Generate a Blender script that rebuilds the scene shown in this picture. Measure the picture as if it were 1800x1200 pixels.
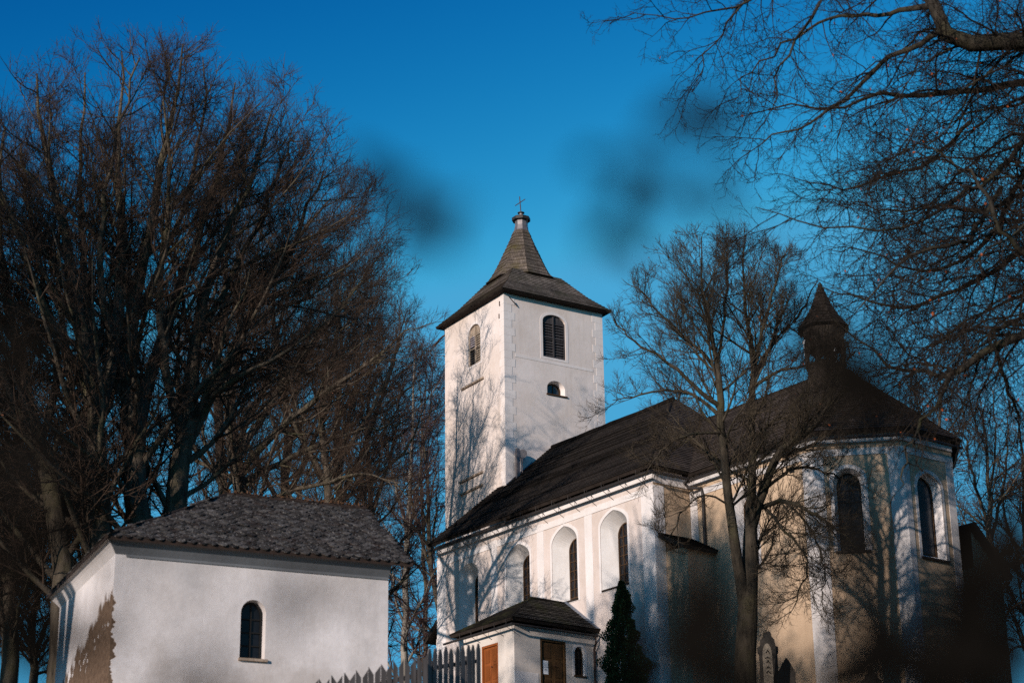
import bpy, math, random
import numpy as np
from mathutils import Vector, Matrix
from mathutils.geometry import tessellate_polygon

for o in list(bpy.data.objects):
    bpy.data.objects.remove(o, do_unlink=True)
SC = bpy.context.scene
COL = SC.collection
R = math.radians

# ------------------------------------------------------------------ camera
FPX, PITCH, ROLL = 3530.0, R(20.2), R(-0.806)
CAM = np.array([0.0, 0.0, 1.6])
cd = bpy.data.cameras.new("camera")
cam = bpy.data.objects.new("camera", cd)
COL.objects.link(cam)
cd.sensor_width = 36.0
cd.lens = FPX / 1800.0 * 36.0
cd.clip_start, cd.clip_end = 0.05, 5000.0
cr, sr = math.cos(ROLL), math.sin(ROLL)
_r = Vector((1, 0, 0))
_u = Vector((0, -math.sin(PITCH), math.cos(PITCH)))
_f = Vector((0, math.cos(PITCH), math.sin(PITCH)))
_x = _r * cr + _u * sr
_y = _u * cr - _r * sr
cam.matrix_world = Matrix(((_x.x, _y.x, -_f.x, CAM[0]), (_x.y, _y.y, -_f.y, CAM[1]),
                           (_x.z, _y.z, -_f.z, CAM[2]), (0, 0, 0, 1)))
cd.dof.use_dof = True
cd.dof.focus_distance = 97.0
cd.dof.aperture_fstop = 1.35
SC.camera = cam

# ------------------------------------------------------------------ light
SUN_AZ, SUN_EL = R(236.0), R(14.5)          # direction towards the sun, angle from +X
sdir = Vector((math.cos(SUN_AZ) * math.cos(SUN_EL), math.sin(SUN_AZ) * math.cos(SUN_EL), math.sin(SUN_EL)))
sl = bpy.data.lights.new("sun", 'SUN')
sl.energy, sl.angle, sl.color = 5.0, R(0.5), (1.0, 0.86, 0.76)
sun = bpy.data.objects.new("sun", sl)
COL.objects.link(sun)
sun.rotation_euler = sdir.to_track_quat('Z', 'Y').to_euler()
sun.location = (-30, -60, 60)
W = bpy.data.worlds.new("World")
SC.world = W
W.use_nodes = True
nt = W.node_tree
nt.nodes.clear()
sky = nt.nodes.new('ShaderNodeTexSky')
sky.sky_type = 'NISHITA'
sky.sun_disc = False
sky.sun_elevation = SUN_EL
sky.sun_rotation = math.pi / 2 - SUN_AZ
sky.altitude = 600.0
sky.air_density = 1.0
sky.dust_density = 1.0
sky.ozone_density = 1.5
# the sky's blue deepens overhead and pales towards the horizon: one response curve per colour channel
sep = nt.nodes.new('ShaderNodeSeparateColor')
comb = nt.nodes.new('ShaderNodeCombineColor')
nt.links.new(sky.outputs[0], sep.inputs[0])
for ch, (top_, pw, gain) in enumerate(((1.45, 9.0, 0.0215), (2.35, 3.3, 0.207), (3.75, 1.9, 0.495))):
    mn = nt.nodes.new('ShaderNodeMath'); mn.operation = 'MINIMUM'; mn.inputs[1].default_value = top_
    pn = nt.nodes.new('ShaderNodeMath'); pn.operation = 'POWER'; pn.inputs[1].default_value = pw
    gn = nt.nodes.new('ShaderNodeMath'); gn.operation = 'MULTIPLY'; gn.inputs[1].default_value = gain
    nt.links.new(sep.outputs[ch], mn.inputs[0])
    nt.links.new(mn.outputs[0], pn.inputs[0])
    nt.links.new(pn.outputs[0], gn.inputs[0])
    nt.links.new(gn.outputs[0], comb.inputs[ch])
bg = nt.nodes.new('ShaderNodeBackground')
bg.inputs[1].default_value = 0.11
wo = nt.nodes.new('ShaderNodeOutputWorld')
nt.links.new(comb.outputs[0], bg.inputs[0])
nt.links.new(bg.outputs[0], wo.inputs[0])
SC.view_settings.view_transform = 'Standard'
SC.view_settings.look = 'None'
SC.view_settings.exposure = 0.0
SC.view_settings.gamma = 1.0
SC.render.engine = 'CYCLES'
SC.cycles.use_denoising = False
SC.cycles.max_bounces = 6
SC.cycles.sample_clamp_direct = 8.0
SC.cycles.sample_clamp_indirect = 4.0

# ------------------------------------------------------------------ helpers
def ray(u, v):
    a, b = u - 900.0, v - 600.0
    x, y = a * cr + b * sr, -a * sr + b * cr
    c, s = math.cos(PITCH), math.sin(PITCH)
    return np.array([x, FPX * c + y * s, FPX * s - y * c])

def at(u, v, y):
    """a point on the ground plan depth y seen at photo pixel u, v"""
    r = ray(u, v)
    return CAM + r * (y / r[1])

def ground_z(x, y):
    x = np.asarray(x, float); y = np.asarray(y, float)
    t = np.clip(y, -60, 84)
    z = 0.196 * t
    z = np.where(y > 84, z - 0.0 * (y - 84), z)
    z = np.where(y > 130, z - (np.minimum(y, 400) - 130) * 0.06, z)
    z = np.where(x > 22, z - (np.minimum(x, 120) - 22) * 0.05, z)
    return z + 0.12 * np.sin(x * 0.31 + y * 0.17) * np.clip(y / 20, 0, 1)

def gz(x, y):
    return float(ground_z(x, y))

class Frame:
    """local axes: s along a wall, d into it, z up"""
    def __init__(self, o, ang):
        self.o = np.array([o[0], o[1], 0.0])
        self.a = np.array([math.cos(ang), math.sin(ang), 0.0])
        self.b = np.array([-math.sin(ang), math.cos(ang), 0.0])
    def __call__(self, s, d, z):
        return self.o + self.a * s + self.b * d + np.array([0, 0, z])
    def sub(self, s, d, dang):
        p = self(s, d, 0)
        return Frame(p, math.atan2(self.a[1], self.a[0]) + dang)

class MB:
    def __init__(self):
        self.v, self.f, self.m, self.uv = [], [], [], []
    def face(self, pts, m=0, uv=None):
        i = len(self.v)
        self.v += [tuple(float(c) for c in p) for p in pts]
        self.f.append(tuple(range(i, i + len(pts))))
        self.m.append(m)
        self.uv.append(uv if uv is not None else [(0.0, 0.0)] * len(pts))
    def box(self, F, s0, s1, d0, d1, z0, z1, m=0):
        P = [F(s, d, z) for z in (z0, z1) for d in (d0, d1) for s in (s0, s1)]
        def uvf(ix):
            return [(((ix_ & 1) and s1 or s0) + ((ix_ & 2) and d1 or d0), (ix_ & 4) and z1 or z0) for ix_ in ix]
        for ix in ((0, 1, 5, 4), (3, 2, 6, 7), (2, 0, 4, 6), (1, 3, 7, 5), (4, 5, 7, 6), (2, 3, 1, 0)):
            self.face([P[i] for i in ix], m, uvf(ix))
    def prism(self, F, pts, d0, d1, m=0, mside=None):
        """outline in s,z pushed from depth d0 to d1"""
        mside = m if mside is None else mside
        n = len(pts)
        self.poly([F(s, d0, z) for s, z in pts], m, [(s, z) for s, z in pts])
        self.poly([F(s, d1, z) for s, z in reversed(pts)], m, [(s, z) for s, z in reversed(pts)])
        for i in range(n):
            a, b = pts[i], pts[(i + 1) % n]
            self.face([F(a[0], d0, a[1]), F(a[0], d1, a[1]), F(b[0], d1, b[1]), F(b[0], d0, b[1])], mside)
    def poly(self, pts, m=0, uv=None):
        if len(pts) <= 4:
            self.face(pts, m, uv); return
        tris = tessellate_polygon([[Vector(p) for p in pts]])
        for t in tris:
            self.face([pts[i] for i in t], m, [uv[i] for i in t] if uv else None)
    def holed(self, F, outer, holes, d, m=0):
        loops = [outer] + holes
        flat = [p for l in loops for p in l]
        tris = tessellate_polygon([[Vector((s, z, 0)) for s, z in l] for l in loops])
        for t in tris:
            self.face([F(flat[i][0], d, flat[i][1]) for i in t], m, [flat[i] for i in t])
    def loft(self, F, A, da, B, db, m=0):
        n = len(A)
        for i in range(n):
            j = (i + 1) % n
            self.face([F(A[i][0], da, A[i][1]), F(A[j][0], da, A[j][1]), F(B[j][0], db, B[j][1]), F(B[i][0], db, B[i][1])], m,
                      [A[i], A[j], B[j], B[i]])
    def ring(self, F, A, B, d, d2, m=0):
        """flat raised border between outlines A (inner) and B (outer)"""
        self.loft(F, A, d, B, d, m)
        self.loft(F, B, d, B, d2, m)
    def tube(self, pts, rad, k=8, m=0):
        pts = [np.array(p, float) for p in pts]
        n = len(pts)
        if np.isscalar(rad): rad = [rad] * n
        base = len(self.v)
        for i in range(n):
            t = pts[min(i + 1, n - 1)] - pts[max(i - 1, 0)]
            t = t / (np.linalg.norm(t) + 1e-9)
            ref = np.array([0, 0, 1.0]) if abs(t[2]) < 0.9 else np.array([1.0, 0, 0])
            u = np.cross(t, ref); u /= np.linalg.norm(u)
            w = np.cross(t, u)
            for q in range(k):
                an = 2 * math.pi * q / k
                self.v.append(tuple(pts[i] + rad[i] * (u * math.cos(an) + w * math.sin(an))))
        for i in range(n - 1):
            for q in range(k):
                a, b = base + i * k + q, base + i * k + (q + 1) % k
                self.f.append((a, b, b + k, a + k)); self.m.append(m); self.uv.append([(0.0, 0.0)] * 4)
        self.f.append(tuple(base + q for q in range(k))); self.m.append(m); self.uv.append([(0.0, 0.0)] * k)
        self.f.append(tuple(base + (n - 1) * k + q for q in reversed(range(k)))); self.m.append(m); self.uv.append([(0.0, 0.0)] * k)
    def build(self, name, mats, parent=None, origin=None, smooth=False):
        if not isinstance(mats, (list, tuple)): mats = [mats]
        o0 = origin if origin is not None else (ROOT_LOC[root_of(parent)] if parent else np.zeros(3))
        me = bpy.data.meshes.new(name)
        vs = np.array(self.v) - np.array(o0)
        me.from_pydata([tuple(p) for p in vs], [], self.f)
        for mt in mats: me.materials.append(mt)
        me.polygons.foreach_set("material_index", self.m)
        uvl = me.uv_layers.new(name="UVMap")
        uvl.data.foreach_set("uv", [c for f in self.uv for p in f for c in p])
        if smooth: me.polygons.foreach_set("use_smooth", [True] * len(self.f))
        me.update()
        ob = bpy.data.objects.new(name, me)
        COL.objects.link(ob)
        if parent: ob.parent = parent
        elif origin is not None: ob.location = origin
        return ob

ROOT_LOC = {}
def root_of(o):
    while o.parent: o = o.parent
    return o
def thing(name, loc, label, cat, group=None):
    e = bpy.data.objects.new(name, None)
    e.empty_display_size = 0.3
    COL.objects.link(e)
    e.location = tuple(float(c) for c in loc)
    ROOT_LOC[e] = np.array(loc, float)
    e["label"], e["category"] = label, cat
    if group: e["group"] = group
    return e

def arch(sl_, sr_, z0, zs, zt, n=9, point=0.0):
    """opening outline: flat sill, straight jambs, round (or slightly pointed) head"""
    c, h = (sl_ + sr_) / 2, (sr_ - sl_) / 2
    P = [(sl_, z0), (sr_, z0), (sr_, zs)]
    for i in range(1, 2 * n):
        a = math.pi * i / (2 * n)
        x = math.cos(a); y = math.sin(a)
        y = y * (1 - point) + point * (1 - abs(x))
        P.append((c + h * x, zs + (zt - zs) * y))
    P.append((sl_, zs))
    return P

# ------------------------------------------------------------------ materials
def mat(name):
    m = bpy.data.materials.new(name)
    m.use_nodes = True
    return m, m.node_tree, m.node_tree.nodes["Principled BSDF"]
def N(t, typ, **kw):
    n = t.nodes.new(typ)
    for k, v in kw.items():
        if k.startswith('i_'): n.inputs[k[2:].replace('_', ' ')].default_value = v
        else: setattr(n, k, v)
    return n
def ramp(t, fac, stops):
    r = t.nodes.new('ShaderNodeValToRGB')
    e = r.color_ramp.elements
    while len(e) < len(stops): e.new(0.5)
    for x, (p, c) in zip(e, stops):
        x.position = p
        x.color = (*c, 1) if len(c) == 3 else c
    t.links.new(fac, r.inputs[0])
    return r.outputs[0]
def mixc(t, fac, a, b, bt='MIX'):
    n = t.nodes.new('ShaderNodeMix')
    n.data_type = 'RGBA'; n.blend_type = bt
    for s, i in ((fac, 0), (a, 6), (b, 7)):
        if hasattr(s, 'links'): t.links.new(s, n.inputs[i])
        elif i == 0: n.inputs[0].default_value = s
        else: n.inputs[i].default_value = (*s, 1)
    return n.outputs[2]
def noise(t, vec, scale, detail=6, rough=0.6):
    n = N(t, 'ShaderNodeTexNoise')
    n.inputs['Scale'].default_value = scale
    n.inputs['Detail'].default_value = detail
    n.inputs['Roughness'].default_value = rough
    if vec is not None: t.links.new(vec, n.inputs['Vector'])
    return n.outputs[0]
def pos(t, sc=(1, 1, 1)):
    g = N(t, 'ShaderNodeNewGeometry')
    m = N(t, 'ShaderNodeMapping')
    m.inputs['Scale'].default_value = sc
    t.links.new(g.outputs['Position'], m.inputs['Vector'])
    return m.outputs[0]
def bump(t, b, h, strength, dist):
    n = N(t, 'ShaderNodeBump')
    n.inputs['Strength'].default_value = strength
    n.inputs['Distance'].default_value = dist
    t.links.new(h, n.inputs['Height'])
    t.links.new(n.outputs[0], b.inputs['Normal'])
def math_(t, op, a, b=None):
    n = N(t, 'ShaderNodeMath', operation=op)
    for i, s in enumerate((a, b)):
        if s is None: continue
        if hasattr(s, 'links'): t.links.new(s, n.inputs[i])
        else: n.inputs[i].default_value = s
    return n.outputs[0]

def plaster(name, base, dirt, amt=0.5, scale=0.5, streak=0.4):
    m, t, b = mat(name)
    big = noise(t, pos(t), scale, 7, 0.65)
    col = mixc(t, ramp(t, big, [(0.38, (0, 0, 0)), (0.72, (amt, amt, amt))]), base, dirt)
    st = noise(t, pos(t, (3.0, 3.0, 0.16)), 1.0, 5, 0.7)
    col = mixc(t, ramp(t, st, [(0.5, (0, 0, 0)), (0.78, (streak, streak, streak))]), col, dirt)
    fine = noise(t, pos(t), 14, 4, 0.6)
    col = mixc(t, 0.16, col, ramp(t, fine, [(0.3, (0.5, 0.5, 0.5)), (0.7, (1, 1, 1))]), 'MULTIPLY')
    t.links.new(col, b.inputs['Base Color'])
    b.inputs['Roughness'].default_value = 0.95
    b.inputs['Specular IOR Level'].default_value = 0.15
    h = math_(t, 'ADD', math_(t, 'MULTIPLY', noise(t, pos(t), 1.6, 4, 0.55), 2.0), math_(t, 'MULTIPLY', fine, 0.25))
    bump(t, b, h, 0.35, 0.02)
    return m
def flat(name, col, rough=0.8, var=0.3, scale=6, spec=0.3, metal=0.0, bmp=0.0):
    m, t, b = mat(name)
    n = noise(t, pos(t), scale, 5, 0.65)
    c = mixc(t, 1.0, col, ramp(t, n, [(0.25, (1 - var,) * 3), (0.75, (1 + var * 0.4,) * 3)]), 'MULTIPLY')
    t.links.new(c, b.inputs['Base Color'])
    b.inputs['Roughness'].default_value = rough
    b.inputs['Specular IOR Level'].default_value = spec
    b.inputs['Metallic'].default_value = metal
    if bmp: bump(t, b, n, bmp, 0.02)
    return m
def shingle(name, c1, c2, moss=None, course=0.18, width=0.13):
    m, t, b = mat(name)
    uv = N(t, 'ShaderNodeUVMap').outputs[0]
    br = N(t, 'ShaderNodeTexBrick')
    br.inputs['Scale'].default_value = 1.0
    br.inputs['Brick Width'].default_value = width
    br.inputs['Row Height'].default_value = course
    br.inputs['Mortar Size'].default_value = 0.006
    br.inputs['Mortar'].default_value = (c1[0] * .25, c1[1] * .25, c1[2] * .25, 1)
    br.inputs['Color1'].default_value = (*c1, 1)
    br.inputs['Color2'].default_value = (*c2, 1)
    t.links.new(uv, br.inputs['Vector'])
    n = noise(t, pos(t), 1.1, 6, 0.7)
    c = mixc(t, 1.0, br.outputs[0], ramp(t, n, [(0.3, (0.5, 0.5, 0.5)), (0.7, (1.3, 1.25, 1.2))]), 'MULTIPLY')
    g = noise(t, pos(t, (1, 1, 1)), 5.0, 4, 0.7)
    c = mixc(t, 0.6, c, ramp(t, g, [(0.35, (0.55, 0.55, 0.55)), (0.7, (1.2, 1.2, 1.2))]), 'MULTIPLY')
    if moss:
        q = noise(t, pos(t), 0.9, 6, 0.7)
        c = mixc(t, ramp(t, q, [(0.5, (0, 0, 0)), (0.68, (0.75, 0.75, 0.75))]), c, moss)
    t.links.new(c, b.inputs['Base Color'])
    b.inputs['Roughness'].default_value = 0.9
    b.inputs['Specular IOR Level'].default_value = 0.12
    bump(t, b, g, 0.5, 0.02)
    return m
def bark(name, c_dark, c_light, moss=None, sc=1.0):
    m, t, b = mat(name)
    v = noise(t, pos(t, (7 * sc, 7 * sc, 1.6 * sc)), 1.0, 7, 0.7)
    c = ramp(t, v, [(0.32, c_dark), (0.62, c_light)])
    if moss:
        q = noise(t, pos(t), 0.8, 5, 0.7)
        c = mixc(t, ramp(t, q, [(0.48, (0, 0, 0)), (0.66, (0.7, 0.7, 0.7))]), c, moss)
    t.links.new(c, b.inputs['Base Color'])
    b.inputs['Roughness'].default_value = 0.95
    b.inputs['Specular IOR Level'].default_value = 0.1
    bump(t, b, v, 0.9, 0.05)
    return m
def glass(name, col=(0.010, 0.011, 0.014), rough=0.12, spec=0.14):
    m, t, b = mat(name)
    n = noise(t, pos(t), 3, 3, 0.5)
    t.links.new(ramp(t, n, [(0.3, tuple(c * 0.6 for c in col)), (0.7, tuple(c * 1.5 for c in col))]), b.inputs['Base Color'])
    b.inputs['Roughness'].default_value = rough
    b.inputs['Specular IOR Level'].default_value = spec
    bump(t, b, n, 0.15, 0.01)
    return m
def wood(name, c1, c2, rough=0.8, sc=(9, 9, 0.8)):
    m, t, b = mat(name)
    v = noise(t, pos(t, sc), 1.3, 6, 0.65)
    t.links.new(ramp(t, v, [(0.3, c1), (0.7, c2)]), b.inputs['Base Color'])
    b.inputs['Roughness'].default_value = rough
    b.inputs['Specular IOR Level'].default_value = 0.08
    bump(t, b, v, 0.5, 0.01)
    return m

M_TOWER = plaster("tower_plaster", (0.76, 0.68, 0.64), (0.50, 0.405, 0.33), 0.6, 0.35, 0.5)
M_QUOIN = plaster("quoin_plaster", (0.76, 0.70, 0.67), (0.56, 0.49, 0.45), 0.5, 0.9, 0.3)
M_NAVE = plaster("nave_plaster", (0.67, 0.59, 0.555), (0.45, 0.37, 0.31), 0.65, 0.45, 0.45)
M_WHITE = plaster("white_lime", (0.75, 0.71, 0.70), (0.52, 0.48, 0.45), 0.5, 0.7, 0.4)
M_QSHADE = plaster("shaded_lime", (0.60, 0.57, 0.56), (0.38, 0.35, 0.33), 0.6, 0.6, 0.5)  # white chancel lime, greyed to hold the shade it stands in
M_NICHE = plaster("niche_lime", (0.72, 0.70, 0.69), (0.48, 0.44, 0.40), 0.5, 0.8, 0.2)
M_OCHRE = plaster("ochre_plaster", (0.52, 0.385, 0.265), (0.29, 0.20, 0.13), 0.6, 0.4, 0.4)
M_PORCH = plaster("porch_plaster", (0.66, 0.60, 0.55), (0.42, 0.36, 0.31), 0.5, 0.6, 0.4)
M_ROOF = shingle("dark_shingle", (0.030, 0.025, 0.022), (0.050, 0.042, 0.037))
M_HIP = shingle("brown_shingle", (0.060, 0.048, 0.042), (0.095, 0.078, 0.068))
M_SKIRT = shingle("grey_shingle", (0.165, 0.138, 0.118), (0.26, 0.22, 0.19), (0.05, 0.05, 0.028), 0.17, 0.12)
M_SPIRE = shingle("weathered_shingle", (0.105, 0.086, 0.072), (0.19, 0.158, 0.134), (0.085, 0.07, 0.022), 0.21, 0.13)
M_TURRET = shingle("turret_shingle", (0.03, 0.024, 0.02), (0.06, 0.048, 0.04))
M_EAVE = wood("eave_timber", (0.018, 0.014, 0.012), (0.045, 0.035, 0.03), 0.85, (3, 3, 3))
M_GUTTER = flat("gutter_metal", (0.03, 0.026, 0.025), 0.6, 0.3, 5)
M_LEAD = flat("sheet_metal", (0.21, 0.19, 0.195), 0.55, 0.5, 4, 0.5, 0.5)
M_RUST = flat("rusty_iron", (0.075, 0.042, 0.032), 0.8, 0.5, 9)
M_LOUV_D = wood("dark_louver", (0.022, 0.021, 0.023), (0.075, 0.07, 0.072))
M_LOUV_L = wood("bleached_louver", (0.26, 0.20, 0.145), (0.42, 0.34, 0.27))
M_LOUV_G = wood("lilac_grey_louver", (0.27, 0.235, 0.25), (0.38, 0.34, 0.36))
M_GLASS = glass("dark_glass")
M_GLASS2 = glass("sky_glass", (0.02, 0.024, 0.032), 0.2, 0.5)
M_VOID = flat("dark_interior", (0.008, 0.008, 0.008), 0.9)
M_FRAME = wood("brown_frame", (0.05, 0.03, 0.018), (0.09, 0.055, 0.032))
M_DOOR = wood("dark_oak_door", (0.055, 0.030, 0.014), (0.115, 0.066, 0.030), 0.6)
M_ODOOR = wood("orange_door", (0.17, 0.048, 0.013), (0.31, 0.092, 0.024), 0.55)
M_BEAM = wood("old_beam", (0.24, 0.18, 0.135), (0.46, 0.36, 0.28))
M_PICKET = wood("grey_picket", (0.035, 0.033, 0.033), (0.085, 0.078, 0.078))
M_STONE = flat("tomb_stone", (0.055, 0.05, 0.045), 0.9, 0.5, 8, 0.2, 0, 0.6)
M_PLAQUE = flat("tomb_plaque", (0.30, 0.26, 0.21), 0.9, 0.6, 7, 0.2, 0, 0.8)
M_PAPER = flat("paper", (0.75, 0.77, 0.8), 0.8, 0.05, 3)
M_INK = flat("grey_print", (0.25, 0.26, 0.28), 0.8, 0.05, 3)
M_COVE_SHADE = plaster("shaded_cove", (0.17, 0.18, 0.195), (0.11, 0.115, 0.125), 0.4, 0.8, 0.2)  # whitish cove, its under-eave shade put into a blue-grey colour

# chapel walls: white lime with dirt, the left wall with bare brown mud plaster low down at the corner
def chapel_wall(name, left):
    m, t, b = mat(name)
    big = noise(t, pos(t), 0.55, 7, 0.62)
    col = mixc(t, ramp(t, big, [(0.36, (0, 0, 0)), (0.76, (0.6, 0.6, 0.6))]), (0.79, 0.745, 0.74), (0.42, 0.375, 0.345))
    st = noise(t, pos(t, (2.2, 2.2, 0.12)), 1.0, 5, 0.7)
    col = mixc(t, ramp(t, st, [(0.48, (0, 0, 0)), (0.78, (0.2, 0.2, 0.2))]), col, (0.40, 0.35, 0.31))
    blot = noise(t, pos(t, (1, 1, 0.8)), 0.42, 4, 0.55)
    col = mixc(t, ramp(t, blot, [(0.52, (0, 0, 0)), (0.68, (0.55, 0.55, 0.55))]), col, (0.33, 0.32, 0.32))
    fine = noise(t, pos(t), 9, 5, 0.65)
    col = mixc(t, 0.18, col, ramp(t, fine, [(0.3, (0.5, 0.47, 0.44)), (0.7, (1, 1, 1))]), 'MULTIPLY')
    uv = N(t, 'ShaderNodeUVMap').outputs[0]
    sp = N(t, 'ShaderNodeSeparateXYZ')
    t.links.new(uv, sp.inputs[0])
    s, z = sp.outputs[0], sp.outputs[1]
    edge = noise(t, pos(t, (1.6, 1.6, 0.7)), 1.0, 6, 0.7)
    hole = noise(t, pos(t, (1, 1, 1)), 2.6, 5, 0.65)
    if left:   # s runs from the near corner into depth
        # bare patch widens downwards
        wdt = math_(t, 'MULTIPLY', math_(t, 'SUBTRACT', 12.4, z), 3.6)
        k = math_(t, 'SUBTRACT', wdt, s)
        k = math_(t, 'ADD', k, math_(t, 'MULTIPLY', math_(t, 'SUBTRACT', edge, 0.5), 6.5))
        k = math_(t, 'SUBTRACT', k, math_(t, 'MULTIPLY', math_(t, 'GREATER_THAN', hole, 0.60), 3.0))
    else:      # ragged lost corner
        wdt = math_(t, 'ADD', math_(t, 'MULTIPLY', math_(t, 'SUBTRACT', 11.85, z), 0.06), 0.02)
        wdt = math_(t, 'ADD', wdt, math_(t, 'MULTIPLY', math_(t, 'SUBTRACT', noise(t, pos(t, (0.2, 0.2, 1)), 4.0, 3, 0.6), 0.5), 0.55))
        k = math_(t, 'MULTIPLY', math_(t, 'SUBTRACT', wdt, s), 20.0)
        k = math_(t, 'MULTIPLY', k, math_(t, 'LESS_THAN', z, 12.0))
    mask = ramp(t, k, [(0.0, (0, 0, 0)), (0.6, (1, 1, 1))])
    if not left:   # splash dirt and damp low on the wall
        low = math_(t, 'ADD', math_(t, 'MULTIPLY', math_(t, 'SUBTRACT', 10.75, z), 0.8), math_(t, 'MULTIPLY', math_(t, 'SUBTRACT', big, 0.5), 2.2))
        col = mixc(t, ramp(t, low, [(0.0, (0, 0, 0)), (1.0, (0.7, 0.7, 0.7))]), col, (0.30, 0.25, 0.21))
    mud = ramp(t, fine, [(0.3, (0.085, 0.054, 0.036)), (0.7, (0.20, 0.135, 0.092))])
    col = mixc(t, mask, col, mud)
    t.links.new(col, b.inputs['Base Color'])
    b.inputs['Roughness'].default_value = 0.95
    b.inputs['Specular IOR Level'].default_value = 0.1
    h = math_(t, 'SUBTRACT', math_(t, 'ADD', math_(t, 'MULTIPLY', big, 2.0), math_(t, 'MULTIPLY', fine, 0.3)), math_(t, 'MULTIPLY', mask, 1.2))
    bump(t, b, h, 0.4, 0.03)
    return m
M_CHAP_F = chapel_wall("chapel_front_lime", False)
M_CHAP_L = chapel_wall("chapel_left_lime", True)

# ------------------------------------------------------------------ ground
def make_ground():
    ax = np.concatenate([np.linspace(-1500, -140, 14), np.linspace(-130, 130, 90), np.linspace(140, 1500, 14)])
    ay = np.concatenate([np.linspace(-800, -70, 8), np.linspace(-60, 180, 110), np.linspace(190, 2000, 18)])
    X, Y = np.meshgrid(ax, ay)
    Z = ground_z(X, Y)
    me = bpy.data.meshes.new("ground")
    nx, ny = len(ax), len(ay)
    V = np.stack([X, Y, Z], -1).reshape(-1, 3)
    Fs = [(j * nx + i, j * nx + i + 1, (j + 1) * nx + i + 1, (j + 1) * nx + i) for j in range(ny - 1) for i in range(nx - 1)]
    me.from_pydata(V.tolist(), [], Fs)
    m, t, b = mat("winter_grass")
    n = noise(t, pos(t), 0.6, 8, 0.7)
    n2 = noise(t, pos(t), 11, 5, 0.7)
    c = ramp(t, n, [(0.35, (0.08, 0.07, 0.038)), (0.6, (0.15, 0.115, 0.07))])
    c = mixc(t, 0.6, c, ramp(t, n2, [(0.3, (0.4, 0.4, 0.4)), (0.7, (1.3, 1.25, 1.1))]), 'MULTIPLY')
    t.links.new(c, b.inputs['Base Color'])
    b.inputs['Roughness'].default_value = 1.0
    bump(t, b, n2, 0.8, 0.08)
    me.materials.append(m)
    me.polygons.foreach_set("use_smooth", [True] * len(Fs))
    o = bpy.data.objects.new("ground", me)
    COL.objects.link(o)
    o["kind"] = "structure"
make_ground()

# ------------------------------------------------------------------ shingled roof faces
def clip(poly, n, c, keep_above):
    out = []
    k = len(poly)
    for i in range(k):
        p, q = poly[i], poly[(i + 1) % k]
        a, b = p @ n - c, q @ n - c
        if not keep_above: a, b = -a, -b
        if a >= -1e-9: out.append(p)
        if (a > 1e-9 and b < -1e-9) or (a < -1e-9 and b > 1e-9):
            out.append(p + (q - p) * (a / (a - b)))
    return out
RNG = random.Random(5)
def courses(mb, pts, step=0.18, lift=0.03, thick=0.14, m=0, m_under=1, slab=True, wob=0.006):
    """a convex roof face of overlapping shingle courses; pts[0]-pts[1] is the eave"""
    P = [np.array(p, float) for p in pts]
    u = P[1] - P[0]; u /= np.linalg.norm(u)
    nrm = np.cross(P[1] - P[0], P[2] - P[1]); nrm /= np.linalg.norm(nrm)
    if nrm[2] < 0: nrm = -nrm
    t = np.cross(nrm, u); t /= np.linalg.norm(t)
    if t[2] < 0: t = -t
    if max((p - P[0]) @ t for p in P) < 0.01: return
    t0 = min((p - P[0]) @ t for p in P); t1 = max((p - P[0]) @ t for p in P)
    base = P[0] @ t
    k = t0
    while k < t1 - 1e-4:
        h = step * RNG.uniform(0.94, 1.06)
        k2 = min(k + h, t1)
        S = clip(clip(P, t, base + k, True), t, base + k2, False)
        if len(S) >= 3:
            lf = lift + RNG.uniform(-wob, wob)
            top = [p + nrm * (lf * (1 - ((p @ t - base) - k) / max(h, 1e-4)) + 0.004) for p in S]
            ux = [((p - P[0]) @ u, round((k - t0) / step) * step + ((p @ t - base) - k) * step / h * 0.98 + 0.001) for p in S]
            mb.face(top, m, ux)
            low = [i for i, p in enumerate(S) if abs((p @ t - base) - k) < 1e-5]
            if len(low) >= 2:
                a, b2 = S[low[0]], S[low[-1]]
                mb.face([a + nrm * (lf + .004), b2 + nrm * (lf + .004), b2 - nrm * .02, a - nrm * .02], m, [ux[low[0]], ux[low[-1]], ux[low[-1]], ux[low[0]]])
        k = k2
    if slab:
        Q = [p - nrm * thick for p in P]
        mb.poly(Q, m_under)
        for i in range(len(P)):
            j = (i + 1) % len(P)
            mb.face([P[i], P[j], Q[j], Q[i]], m_under)

def crest(mb, a, b, r=0.07, m=0, wob=0.02):
    """hip or ridge capping"""
    a, b = np.array(a, float), np.array(b, float)
    n = max(2, int(np.linalg.norm(b - a) / 0.6))
    pts = [a + (b - a) * i / n + np.array([0, 0, RNG.uniform(-wob, wob)]) for i in range(n + 1)]
    mb.tube(pts, r, 6, m)

# ------------------------------------------------------------------ church
TN = (-0.38, 92.0)                       # near corner of the tower
NV = Frame(TN, -R(52.9))                 # nave axes
TW = Frame(TN, -R(57.8))                 # tower axes (left face along s)
TWR = Frame(TN, R(90 - 57.8))            # right tower face along s (d runs to the left = inwards)
ch_loc = NV(4, -3, 0); ch_loc[2] = 15.8
church = thing("church", ch_loc, "whitewashed village church with square tower, dark shingled roofs and ochre chancel", "church")

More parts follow.
